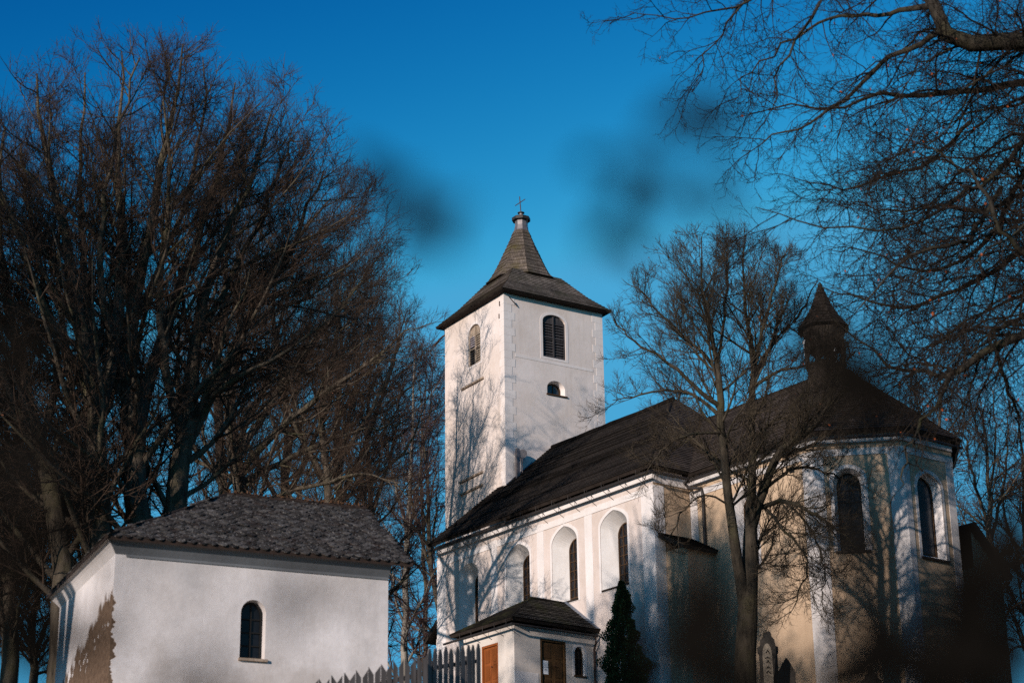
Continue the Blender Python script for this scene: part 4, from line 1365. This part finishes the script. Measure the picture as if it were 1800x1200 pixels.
lin(17, 55, [[(20, 1150, .3), (15, 1000, .26), (40, 880, .2), (30, 740, .12), (60, 620, .04)],
             [(15, 1010, .16), (60, 930, .13), (110, 850, .08), (130, 760, .02)],
             [(15, 1030, .14), (-40, 950, .11), (-60, 850, .07), (-50, 750, .02)]],
    "low bare linden left of the chapel wall, at the bottom left corner", [0, 2, -2])

lin(20, 57, [[(60, 1190, .16), (58, 1100, .13), (70, 1000, .09), (62, 900, .05), (70, 830, .02)],
             [(60, 1150, .1), (20, 1060, .08), (0, 960, .05), (5, 870, .02)],
             [(60, 1150, .1), (95, 1060, .08), (105, 960, .05), (112, 880, .02)],
             [(60, 1160, .08), (30, 1120, .07), (-20, 1060, .05), (-40, 980, .02)],
             [(60, 1160, .08), (80, 1130, .07), (100, 1100, .05), (118, 1040, .02)]],
    "bushy low bare linden filling the gap left of the chapel wall", [0, 2, -2, 1, -1])
lin(21, 98, [[(600, 1080, .30), (598, 900, .26), (590, 760, .19), (600, 620, .11), (590, 480, .03)],
             [(598, 880, .18), (650, 760, .15), (690, 640, .09), (715, 540, .02)],
             [(598, 900, .16), (540, 790, .13), (510, 680, .08), (500, 560, .02)],
             [(598, 920, .14), (660, 840, .11), (720, 780, .07), (750, 700, .02)],
             [(596, 840, .14), (620, 700, .11), (650, 560, .06), (655, 460, .02)]],
    "bare linden between the chapel gable and the tower, far behind both", [0, 2, -2, 1, -1])
lin(22, 95, [[(505, 1080, .30), (500, 900, .26), (505, 740, .19), (480, 580, .11), (490, 440, .03)],
             [(500, 880, .18), (560, 760, .15), (600, 640, .09), (620, 540, .02)],
             [(500, 900, .16), (440, 790, .13), (400, 680, .08), (380, 560, .02)],
             [(500, 880, .14), (520, 700, .11), (545, 560, .06), (555, 420, .02)]],
    "bare linden far behind the middle of the chapel ridge", [0, 2, -2, 1])
lin(18, 84, [[(150, 1000, .30), (140, 820, .26), (120, 640, .19), (100, 470, .11), (120, 300, .03)],
             [(140, 830, .18), (200, 680, .15), (230, 520, .09), (220, 380, .02)],
             [(145, 860, .15), (70, 760, .12), (20, 640, .07), (-10, 520, .02)]],
    "slender bare linden deep behind the two upright trunks of the left group", [0, 2, -2])
lin(19, 90, [[(400, 1000, .32), (390, 840, .28), (380, 660, .20), (400, 480, .12), (395, 300, .03)],
             [(390, 830, .18), (460, 690, .15), (500, 540, .09), (530, 420, .02)],
             [(388, 850, .16), (320, 740, .13), (290, 600, .08), (300, 450, .02)],
             [(388, 860, .14), (470, 800, .11), (540, 720, .07), (590, 640, .02)]],
    "bare linden deep behind the middle of the left group, half hidden by it", [0, 2, -2, 1])
# trees beyond the church
FAR = [dict(per=22, t0=0.2, t1=0.97, ang=42, ang_sd=12, ratio=0.34, fall=0.4, rr=0.45, steps=6, wander=0.12, trop=0.05, k=5, mi=0, lmin=0.8, lmax=3.8, rmin=0.022),
       dict(per=14, t0=0.12, ang=40, ang_sd=14, ratio=0.45, fall=0.4, rr=0.55, steps=4, wander=0.15, trop=-0.02, k=3, mi=1, lmin=0.5, lmax=1.8, rmin=0.012),
       dict(per=12, t0=0.12, ang=36, ang_sd=14, ratio=0.55, fall=0.3, rr=0.6, steps=3, wander=0.17, trop=-0.03, k=3, mi=1, lmin=0.35, lmax=0.9, rmin=0.009)]
GF = "bare trees beyond the church"
def far(seed, y, stems, name, mats, label, lv=FAR, leaves=0):
    st = [S(y, s, [(i % 3 - 1) * 1.5 * j / max(1, len(s) - 1) for j in range(len(s))]) for i, s in enumerate(stems)]
    st[0] = rooted(st[0])
    return tree(name, st, lv, mats, label, GF, seed, None, leaves, 0.08)
far(21, 113, [[(711, 1190, .21), (713, 1060, .19), (715, 950, .16), (722, 800, .10), (730, 620, .03)],
              [(714, 960, .10), (735, 850, .07), (755, 720, .04), (765, 610, .015)],
              [(716, 930, .10), (690, 830, .07), (672, 720, .04), (668, 620, .015)],
              [(712, 1085, .07), (730, 1105, .06), (760, 1105, .03)],
              [(712, 1075, .06), (695, 1040, .05), (685, 980, .02)],
              [(712, 1070, .08), (740, 1075, .07), (768, 1050, .04)]],
    "birch_tree", [M_BIRCH, M_TWIG3, M_LEAFB], "pale birch trunk between chapel and church with reddish twigs", FAR, 40)
far(22, 112, [[(778, 1130, .16), (770, 1060, .15), (757, 980, .13), (752, 880, .10), (742, 760, .05), (738, 660, .02)],
              [(766, 1040, .09), (745, 960, .07), (720, 880, .04), (700, 800, .02)],
              [(758, 985, .08), (765, 900, .06), (772, 820, .02)]],
    "bare_tree", [M_BARK, M_TWIG3, M_LEAFB], "crooked dark bare tree behind the church's west corner", FAR, 60)
far(27, 100, [[(655, 1060, .18), (652, 900, .15), (645, 760, .10), (650, 640, .05), (655, 560, .02)],
              [(652, 900, .10), (690, 790, .07), (708, 680, .02)], [(652, 920, .09), (615, 800, .06), (600, 700, .02)]],
    "bare_tree", [M_BARK, M_TWIG3, M_LEAFB], "reddish bare tree just behind the right gable of the chapel", FAR, 40)
far(28, 122, [[(748, 1100, .15), (745, 960, .12), (740, 820, .08), (748, 700, .04), (752, 610, .02)],
              [(745, 960, .08), (720, 860, .05), (705, 760, .02)], [(745, 930, .08), (765, 830, .05), (772, 720, .02)]],
    "bare_tree", [M_BARK, M_TWIG3, M_LEAFB], "slim reddish bare tree left of the tower, behind the birch", FAR, 40)
far(23, 118, [[(1195, 900, .14), (1196, 800, .12), (1195, 720, .08), (1200, 660, .02)], [(1196, 760, .07), (1225, 710, .04), (1240, 665, .01)], [(1196, 760, .07), (1170, 710, .04), (1155, 675, .01)]],
    "bare_tree", [M_BARK, M_TWIG3, M_LEAFB], "small reddish bare tree showing between the nave hip and the chancel ridge", FAR)
far(24, 104, [[(1735, 1160, .2), (1740, 980, .17), (1738, 860, .11), (1725, 720, .03)],
              [(1738, 960, .10), (1765, 850, .07), (1775, 700, .02)],
              [(1740, 930, .10), (1705, 820, .07), (1690, 700, .02)],
              [(1738, 880, .08), (1750, 780, .05), (1745, 680, .02)]],
    "bare_tree", [M_BARK, M_TWIG, M_LEAFB], "bare tree rising just right of the apse roof", FAR)
far(25, 108, [[(1810, 1180, .22), (1805, 1000, .18), (1800, 850, .10), (1790, 720, .03)],
              [(1805, 1000, .10), (1770, 920, .07), (1755, 800, .02)],
              [(1805, 960, .10), (1840, 860, .07), (1850, 740, .02)]],
    "bare_tree", [M_BARK, M_TWIG, M_LEAFB], "bare tree at the right edge behind the sacristy", FAR)
far(26, 99, [[(1640, 900, .14), (1645, 800, .11), (1650, 740, .07), (1655, 660, .02)], [(1645, 800, .08), (1615, 720, .05), (1600, 660, .02)], [(1645, 790, .07), (1690, 720, .04), (1710, 660, .01)]],
    "bare_tree", [M_BARK, M_TWIG, M_LEAFB], "thin bare tree hidden behind the apse with its twigs above the roof slope", FAR)

# forked ash in front of the chancel
ASH = [dict(per=24, t0=0.22, t1=0.97, ang=40, ang_sd=12, ratio=0.34, fall=0.35, rr=0.5, steps=7, wander=0.09, trop=0.06, k=5, mi=0, lmin=0.8, lmax=3.0, rmin=0.016, tip=0.2, rmax=0.05),
       dict(per=11, t0=0.12, ang=38, ang_sd=12, ratio=0.50, fall=0.3, rr=0.6, steps=5, wander=0.09, trop=0.08, k=4, mi=1, lmin=0.5, lmax=1.6, rmin=0.0095, tip=0.25),
       dict(per=8, t0=0.12, ang=36, ang_sd=12, ratio=0.5, fall=0.3, rr=0.65, steps=4, wander=0.10, trop=0.10, k=3, mi=1, lmin=0.3, lmax=0.9, rmin=0.0062),
       dict(per=4, t0=0.2, ang=34, ang_sd=12, ratio=0.55, fall=0.3, rr=0.7, steps=3, wander=0.10, trop=0.12, k=3, mi=1, lmin=0.22, lmax=0.5, rmin=0.005)]
AY = 65.0
ash_st = [
 S(AY, [(1310, 1190, .50), (1313, 1100, .46), (1318, 1020, .40), (1320, 960, .33), (1320, 915, .27), (1322, 830, .19), (1322, 700, .16), (1326, 660, .14), (1314, 560, .09), (1306, 480, .05), (1310, 410, .02)]),
 S(AY, [(1309, 1060, .30), (1296, 980, .24), (1284, 900, .21), (1272, 800, .19), (1266, 720, .17), (1262, 640, .13), (1247, 575, .09), (1232, 485, .05), (1236, 415, .02)], [0, -.3, -.6, -.8, -1, -1, -1, -1.3, -1.5]),
 S(AY, [(1321, 930, .22), (1346, 850, .20), (1375, 792, .18), (1410, 765, .15), (1440, 740, .12), (1462, 695, .08), (1485, 620, .04)], [0, -.5, -1, -1.4, -1.8, -2, -2]),
 S(AY, [(1264, 712, .12), (1232, 690, .10), (1192, 652, .08), (1150, 620, .06), (1105, 592, .04), (1078, 560, .02)], [-1, -1.4, -1.8, -2, -2, -2]),
 S(AY, [(1262, 728, .10), (1215, 692, .07), (1160, 687, .05), (1112, 698, .035), (1075, 705, .018)], [-1, -.5, 0, .4, .6]),
 S(AY, [(1262, 655, .10), (1240, 625, .08), (1200, 590, .06), (1150, 540, .04), (1110, 490, .018)], [-1, -.5, .2, .8, 1]),
 S(AY, [(1325, 662, .12), (1360, 600, .09), (1398, 560, .06), (1435, 500, .025)], [0, .6, 1.2, 1.5]),
 S(AY, [(1324, 680, .09), (1370, 652, .07), (1425, 640, .04), (1465, 605, .02)], [0, -.5, -1, -1.2]),
 S(AY, [(1328, 895, .12), (1380, 880, .10), (1430, 903, .07), (1470, 930, .05), (1505, 960, .02)], [0, -.8, -1.4, -1.8, -2]),
 S(AY, [(1338, 885, .08), (1378, 930, .06), (1418, 985, .04), (1400, 1050, .03), (1385, 1080, .012)], [0, -1, -1.5, -1.7, -1.8]),
 S(AY, [(1380, 880, .06), (1425, 930, .05), (1450, 1000, .03), (1440, 1060, .012)], [-.8, -1.4, -2, -2.2]),
 S(AY, [(1340, 860, .09), (1400, 822, .07), (1450, 830, .05), (1510, 855, .02)], [-.3, .6, 1, 1.2]),
 S(AY, [(1268, 760, .06), (1205, 765, .045), (1160, 795, .03), (1135, 830, .012)], [-1, -1.6, -2, -2.2]),
 S(AY, [(1285, 890, .05), (1240, 870, .04), (1200, 900, .03), (1170, 950, .02), (1150, 935, .01)], [-.6, -1.2, -1.5, -1.7, -1.8]),
 S(AY, [(1326, 650, .09), (1345, 560, .07), (1370, 480, .04), (1385, 430, .015)], [0, -.8, -1.2, -1.5]),
 S(AY, [(1262, 640, .08), (1275, 540, .06), (1280, 460, .03), (1275, 410, .012)], [-1, 0, .5, .8])]
ash_st = [[(x, y, z, r * 0.76) for x, y, z, r in st_] for st_ in ash_st]
ash_st[0] = rooted(ash_st[0])
tree("ash_tree", ash_st, ASH, [M_BARK2, M_TWIG2, M_LEAFB], "forked bare ash tree in front of the ochre chancel wall", "bare trees in the churchyard", 31, dome(1270, 690, 232, 292, AY, 4.5), 40, 0.07, nres=18, jitter=0.012)

# the overhanging linden, its trunk outside the frame on the right
OVY = 45.0
ov_st = [
 S(OVY, [(2110, 1300, .75), (2110, 900, .66), (2105, 600, .58), (2095, 300, .5), (2060, 120, .42), (1990, -60, .3), (1950, -300, .15), (1930, -500, .04)]),
 S(OVY, [(2060, 130, .34), (1950, 95, .30), (1800, 74, .28), (1720, 76, .26), (1665, 62, .24), (1643, 15, .20), (1612, -50, .15), (1560, -140, .08), (1500, -220, .03)], [0, -1, -2, -2, -2, -2, -1, 0, 1]),
 S(OVY, [(1655, 55, .10), (1600, 85, .085), (1550, 112, .07), (1480, 180, .05), (1385, 232, .03), (1300, 262, .012)], [-2, -2, -1.5, -1, -.5, 0]),
 S(OVY, [(2090, 260, .20), (1900, 130, .16), (1800, 148, .13), (1700, 160, .10), (1600, 166, .08), (1540, 170, .06), (1470, 190, .04), (1390, 186, .03), (1290, 205, .012)], [0, 1, 2, 2, 2, 1.5, 1, 1, 1]),
 S(OVY, [(1830, 190, .10), (1790, 260, .09), (1740, 312, .075), (1685, 345, .06), (1600, 392, .04), (1500, 400, .03), (1400, 382, .02), (1330, 362, .01)], [1, 0, -1, -1.5, -2, -2, -2, -2]),
 S(OVY, [(1705, 215, .07), (1660, 262, .06), (1610, 296, .05), (1545, 312, .04), (1480, 332, .028), (1400, 318, .012)], [1, 1, .5, 0, 0, 0]),
 S(OVY, [(2095, 480, .24), (1950, 540, .18), (1800, 590, .13), (1725, 618, .11), (1685, 652, .09), (1620, 655, .06), (1560, 640, .045), (1515, 600, .03), (1462, 560, .012)], [0, -1, -2, -2, -2, -1, 0, 0, 0]),
 S(OVY, [(1672, 652, .07), (1648, 708, .055), (1612, 755, .045), (1592, 808, .035), (1585, 850, .02), (1560, 880, .01)], [-2, -2.4, -2.6, -2.8, -3, -3]),
 S(OVY, [(2095, 400, .18), (1900, 400, .13), (1800, 440, .10), (1700, 500, .07), (1600, 542, .05), (1510, 522, .03), (1430, 500, .012)], [0, 2, 3, 3, 3, 3, 3]),
 S(OVY, [(1640, 10, .11), (1560, 22, .07), (1470, 32, .05), (1385, 70, .035), (1320, 130, .022), (1285, 180, .01)], [-2, -1, 0, .5, 1, 1]),
 S(OVY, [(1620, -40, .10), (1500, -30, .07), (1440, 10, .05), (1385, 90, .035), (1355, 190, .012)], [-1, -2, -3, -3, -3]),
 S(OVY, [(1560, -140, .09), (1420, -70, .06), (1330, -10, .045), (1260, 20, .03), (1180, 30, .02), (1105, 18, .008)], [0, 0, 0, 0, 0, 0]),
 S(OVY, [(1500, -200, .07), (1360, -60, .05), (1280, 40, .03), (1240, 110, .02), (1222, 160, .008)], [1, 2, 2, 2, 2]),
 S(OVY, [(1800, 300, .09), (1750, 400, .075), (1690, 460, .06), (1600, 470, .04), (1520, 440, .025), (1450, 440, .01)], [0, 2, 3, 3, 3, 3]),
 S(OVY, [(1900, 540, .11), (1830, 480, .09), (1760, 400, .07), (1720, 320, .05), (1640, 260, .02)], [-1, -3, -4, -4, -4]),
 S(OVY, [(1900, 300, .12), (1800, 340, .09), (1730, 370, .07), (1650, 360, .05), (1560, 370, .03), (1440, 330, .01)], [2, 3, 4, 4, 4, 4]),
 S(OVY, [(1750, 610, .07), (1770, 680, .05), (1790, 740, .03), (1780, 800, .012)], [-2, -1, 0, 0]),
 S(OVY, [(1760, 330, .08), (1700, 420, .06), (1620, 440, .05), (1540, 500, .03), (1500, 560, .012)], [0, -2, -3, -3, -3])]
_ro = random.Random(17)
for (u0, v0, r_) in ((2080, 200, .10), (2080, 350, .10), (2090, 450, .09), (1950, 70, .09), (1850, 74, .09), (2085, 300, .09), (1950, 540, .08), (1850, 570, .08), (2095, 430, .09), (1750, 76, .07), (2090, 250, .08), (1900, 555, .06), (1800, 590, .06),
                     (2060, 30, .08), (2080, 160, .08), (2085, 380, .08), (2095, 520, .08), (2095, 600, .08), (1980, 60, .07), (2090, 330, .07), (2095, 480, .07), (2090, 100, .07), (2095, 560, .07)):
    st_, du = [], _ro.uniform(1500, 1640) if u0 > 1940 else u0 - _ro.uniform(150, 330)
    dv = v0 + _ro.uniform(40, 260)
    dyv = _ro.uniform(-5, 5)
    for q_ in range(6):
        f_ = q_ / 5
        st_.append((u0 + (du - u0) * f_ + _ro.uniform(-18, 18) * (q_ > 0), v0 + (dv - v0) * f_ ** 1.5 - 60 * math.sin(math.pi * f_) * _ro.uniform(.3, 1.2), r_ * (1 - .9 * f_)))
    ov_st.append(S(OVY, st_, [dyv * q_ / 5 for q_ in range(6)]))
ov_st = [[(x, y, z, r * 0.8) for x, y, z, r in st_] for st_ in ov_st]
OVL = [dict(per=24, t0=0.12, t1=0.98, ang=46, ang_sd=15, ratio=0.30, fall=0.3, rr=0.45, steps=9, wander=0.15, trop=-0.06, k=5, mi=1, lmin=0.9, lmax=2.8, rmin=0.014, tip=0.22, rmax=0.035),
       dict(per=10, t0=0.12, ang=44, ang_sd=14, ratio=0.45, fall=0.3, rr=0.6, steps=7, wander=0.17, trop=-0.03, k=3, mi=1, lmin=0.45, lmax=1.4, rmin=0.0085, tip=0.3),
       dict(per=6, t0=0.15, ang=44, ang_sd=15, ratio=0.5, fall=0.3, rr=0.6, steps=4, wander=0.2, trop=0.0, k=3, mi=1, lmin=0.25, lmax=0.7, rmin=0.0055),
       dict(per=2, t0=0.2, ang=44, ang_sd=15, ratio=0.55, fall=0.3, rr=0.7, steps=3, wander=0.2, trop=0.02, k=3, mi=1, lmin=0.15, lmax=0.4, rmin=0.0042)]
tree("linden_tree", ov_st, OVL, [bark("shaded_limb_bark", (0.010, 0.009, 0.008), (0.05, 0.043, 0.034), (0.045, 0.042, 0.02)), bark("dark_limb_twig", (0.010, 0.008, 0.0065), (0.032, 0.024, 0.019), None, 0.4), M_LEAFO], "overhanging linden boughs with last orange leaves entering from the right edge", "bare trees in the churchyard", 41, None, 420, 0.085, nres=20, jitter=0.02)  # limb bark darkened so the boughs' shade is in its colour

# unseen leafy beeches added left of the frame to shade the chancel and lower lindens
BEE = [dict(per=16, t0=0.60, t1=0.98, ang=58, ang_sd=12, ratio=0.36, fall=0.6, rr=0.45, steps=6, wander=0.12, trop=0.04, k=5, mi=0, lmin=1.2, lmax=6.0, rmin=0.03),
       dict(per=9, t0=0.15, ang=45, ang_sd=14, ratio=0.42, fall=0.4, rr=0.55, steps=4, wander=0.15, trop=0.03, k=3, mi=1, lmin=0.6, lmax=2.4, rmin=0.016),
       dict(per=7, t0=0.15, ang=45, ang_sd=15, ratio=0.5, fall=0.35, rr=0.6, steps=3, wander=0.17, trop=0.03, k=3, mi=1, lmin=0.4, lmax=1.2, rmin=0.010)]
def beech(seed, p, q, top, label, leaves):
    x, y = .559 * q + .829 * p, .829 * q - .559 * p
    g = gz(x, y)
    top = max(top, g + 20)
    st = [[(x, y, g - .3, .5), (x + .1, y, g + 5, .4), (x, y + .2, g + 11, .3), (x + .2, y, g + 17, .18), (x, y, top, .03)],
          [(x + .1, y, g + 7, .2), (x + 1.2, y + .6, g + 12, .16), (x + 2.0, y + 1, g + 17, .1), (x + 2.4, y + 1.2, top - 2.5, .02)],
          [(x + .1, y, g + 8, .2), (x - 1.2, y + .9, g + 13, .16), (x - 2.0, y + 1.5, g + 18, .1), (x - 2.4, y + 1.6, top - 2, .02)],
          [(x + .1, y, g + 8, .2), (x + .6, y - 1.4, g + 13, .15), (x + 1.0, y - 2.2, g + 18, .1), (x + 1.2, y - 2.6, top - 1.5, .02)]]
    tree("shade_beech", st, BEE, [M_BARK, M_TWIG, M_LEAFB], label, "unseen beeches added left of the camera for shade", seed, None, leaves, 0.13)
beech(71, -37.0, 16, 32.0, "tall beech with withered brown leaves, unseen on the left, added to shade the chancel", 26000)
beech(72, -26.0, 12, 33.0, "tall beech with withered brown leaves, unseen left of the camera path, added to shade the apse", 26000)
beech(73, -43.0, 13, 31.0, "tall beech with withered brown leaves, unseen far left of the chapel, added to shade the lower lindens", 24000)

# unseen spruces added right of the frame to cut sky light on the apse
def spruces():
    base = Vector((26.0, 62.0, 0))
    t = thing("blocker_spruce", (26, 62, gz(26, 62)), "tall dark spruce added unseen right of the frame to block sky light", "spruce", "unseen spruces added right of the churchyard to block sky light")
    g, H = gz(26, 62), 25.0
    mb = MB(); mb.tube([(26, 62, g - .3), (26, 62, g + 12), (26, 62, g + H - .5)], [.32, .2, .03], 8)
    tk = mb.build("trunk", [M_BARK], t)
    rng = np.random.default_rng(81)
    n = 9000
    h = rng.random(n) ** 1.4
    az = rng.random(n) * 2 * np.pi
    rr = (3.4 * (1 - h) ** 0.85 * (0.8 + 0.25 * np.sin(h * 70)) + 0.1) * np.sqrt(rng.uniform(0.05, 1, n))
    c = np.stack([26 + rr * np.cos(az), 62 + rr * np.sin(az), g + 1.0 + h * (H - 1) - rr * 0.25], 1)
    a = nrmz(np.stack([np.cos(az), np.sin(az), np.full(n, -0.3)], 1) + 0.35 * rng.standard_normal((n, 3)))
    b = nrmz(np.cross(a, rng.standard_normal((n, 3))))
    sz = rng.uniform(0.25, 0.6, n)[:, None]
    V = np.stack([c - a * sz * .3, c + b * sz * .3, c + a * sz, c - b * sz * .3], 1).reshape(-1, 3)
    cw = mesh_np("crown", V, np.arange(4 * n).reshape(-1, 4), np.zeros(n), [flat("spruce_green", (0.018, 0.026, 0.014), 0.95, 0.5, 3, 0.05)], t, False)
    kinds = ["second", "third", "fourth", "fifth", "sixth", "seventh", "eighth", "ninth", "tenth", "eleventh"]
    for i, (x, y) in enumerate(((25, 54), (27, 69), (31, 58), (30, 76), (24, 46), (32, 66), (29, 49), (33, 83), (23.5, 38), (35, 74))):
        r_ = t.copy(); COL.objects.link(r_)
        r_.location = (x, y, gz(x, y)); r_.rotation_euler = (0, 0, i * 1.1)
        r_.scale = (1, 1, 0.86 + 0.05 * (i % 5))
        r_["label"] = "dark spruce added unseen right of the frame to block sky light, the " + kinds[i] + " of the row beside the churchyard"
        for ch in (tk, cw):
            k_ = ch.copy(); COL.objects.link(k_); k_.parent = r_
spruces()

# thuja by the nave wall
def thuja():
    p = at(1092, 1022, 79.0)
    g = gz(p[0], p[1])
    t = thing("thuja_tree", (p[0], p[1], g), "dark green conical thuja standing against the nave wall beside the porch", "conifer", None)
    H = p[2] - g
    mb = MB(); mb.tube([(p[0], p[1], g - 0.2), (p[0], p[1], g + H * 0.5), (p[0], p[1], g + H * 0.95)], [0.12, 0.07, 0.015], 8)
    mb.build("trunk", [M_BARK], t)
    rng = np.random.default_rng(51)
    n = 34000
    h = rng.random(n) ** 1.25
    lobes = 1 + 0.22 * np.sin(h * 23 + 1.3) + 0.12 * np.sin(h * 51)
    az = rng.random(n) * 2 * np.pi
    rmax = (0.98 * (1 - h) ** 0.8 * lobes + 0.05) * (1 + 0.22 * np.sin(3 * az + h * 9) + 0.12 * np.sin(7 * az - h * 17))
    rr = rmax * np.sqrt(rng.uniform(0.15, 1, n))
    c = np.stack([p[0] + rr * np.cos(az), p[1] + rr * np.sin(az), g + 0.1 + h * (H - 0.1)], 1)
    out = np.stack([np.cos(az), np.sin(az), np.full(n, 0.9)], 1) + 0.5 * rng.standard_normal((n, 3))
    a = nrmz(out); b = nrmz(np.cross(a, rng.standard_normal((n, 3))))
    s = rng.uniform(0.04, 0.10, n)[:, None]
    V = np.stack([c - a * s * .2, c + b * s * .32 + a * s * .3, c + a * s, c - b * s * .32 + a * s * .3], 1).reshape(-1, 3)
    m = flat("thuja_green", (0.06, 0.082, 0.028), 0.9, 0.8, 3, 0.1)
    mesh_np("crown", V, np.arange(4 * n).reshape(-1, 4), np.zeros(n), [m], t, False)
thuja()

# ------------------------------------------------------------------ out-of-focus saplings right before the lens
M_DRY = flat("dark_dry_leaf", (0.007, 0.006, 0.005), 0.95, 0.3, 20, 0.02)
def sapling(name, x, label, stems, leaves, seed):
    rng = np.random.default_rng(seed)
    y0 = 1.45
    g = gz(x, y0)
    t = thing(name, (x, y0, g), label, "sapling", "out-of-focus saplings close to the camera")
    mb = MB()
    for s in stems:
        pts = [(x, y0, g - 0.05)] if s[0] == 'g' else []
        for (u, v) in s[1:] if s[0] == 'g' else s:
            q = at(u, v, y0)
            pts.append(tuple(q))
        n = len(pts)
        mb.tube(pts, [0.003 * (1 - 0.7 * i / n) for i in range(n)] if s[0] == 'g' else [0.0014 * (1 - 0.5 * i / n) for i in range(n)], 6)
    mb.build("stem", [M_DRY], t)
    P, Q = [], []
    lm = MB()
    for (u, v, su, n) in leaves:
        for k in range(n):
            c = at(u + rng.normal(0, su * .35) * (n > 1), v + rng.normal(0, su * .35) * (n > 1), y0 + rng.uniform(-.1, .1))
            a = nrmz(rng.standard_normal(3) * np.array([1, .5, 1])); b = nrmz(np.cross(a, rng.standard_normal(3)))
            if abs(b[1]) > 0.8: b = nrmz(np.cross(a, [0, 1, 0.1]))
            L_ = rng.uniform(0.024, 0.038); w_ = L_ * 0.42
            lm.face([c - a * L_, c - a * L_ * .3 + b * w_, c + a * L_ * .4 + b * w_ * .8, c + a * L_, c + a * L_ * .4 - b * w_ * .8, c - a * L_ * .3 - b * w_])
    lm.build("withered_leaves", [M_DRY], t)
sapling("sapling", -0.30, "blurred thin sapling with few dark leaves before the left trees and chapel",
        [('g', 200, 1300), (200, 1300, ), ] and [('g', (300, 1300), (400, 1000), (560, 600), (690, 330)), [(560, 600), (700, 480), (745, 385)], [(300, 1250), (200, 900), (120, 700), (60, 560)]],
        [(660, 305, 20, 1), (690, 330, 12, 1), (748, 395, 12, 2), (30, 620, 40, 6), (40, 820, 50, 9), (110, 920, 50, 6), (260, 700, 40, 1), (515, 1055, 14, 2), (215, 985, 20, 1), (320, 1185, 40, 2), (385, 1190, 30, 1), (160, 1120, 25, 4), (30, 980, 40, 9), (50, 1120, 40, 14), (620, 1040, 25, 1)], 61)
sapling("sapling", 0.26, "blurred sapling with clumps of dark leaves before the chancel and ash",
        [('g', (1530, 1300), (1530, 1000), (1500, 680), (1260, 330)), [(1500, 680), (1420, 600), (1380, 560)], [(1530, 1150), (1400, 1150), (1240, 1100)], [(1500, 640), (1300, 260), (1220, 215)], [(1260, 330), (1120, 330), (1075, 330)]],
        [(1035, 285, 15, 1), (1120, 300, 15, 1), (1075, 390, 20, 1), (1165, 350, 20, 1), (1110, 440, 20, 1), (1195, 205, 15, 1), (1230, 215, 15, 1), (1275, 210, 20, 1), (1255, 335, 30, 3), (1240, 560, 40, 1), (1420, 590, 40, 2), (1485, 655, 40, 9), (1545, 705, 35, 6),
         (1525, 1010, 30, 5), (1535, 1100, 35, 18), (1510, 1185, 45, 20), (1240, 1060, 35, 14), (1225, 1150, 45, 20), (1300, 1190, 40, 8), (1720, 1150, 80, 50), (1630, 1180, 60, 24), (1700, 1030, 60, 22), (1775, 960, 50, 18), (1430, 1195, 40, 6), (1505, 940, 20, 3)], 62)
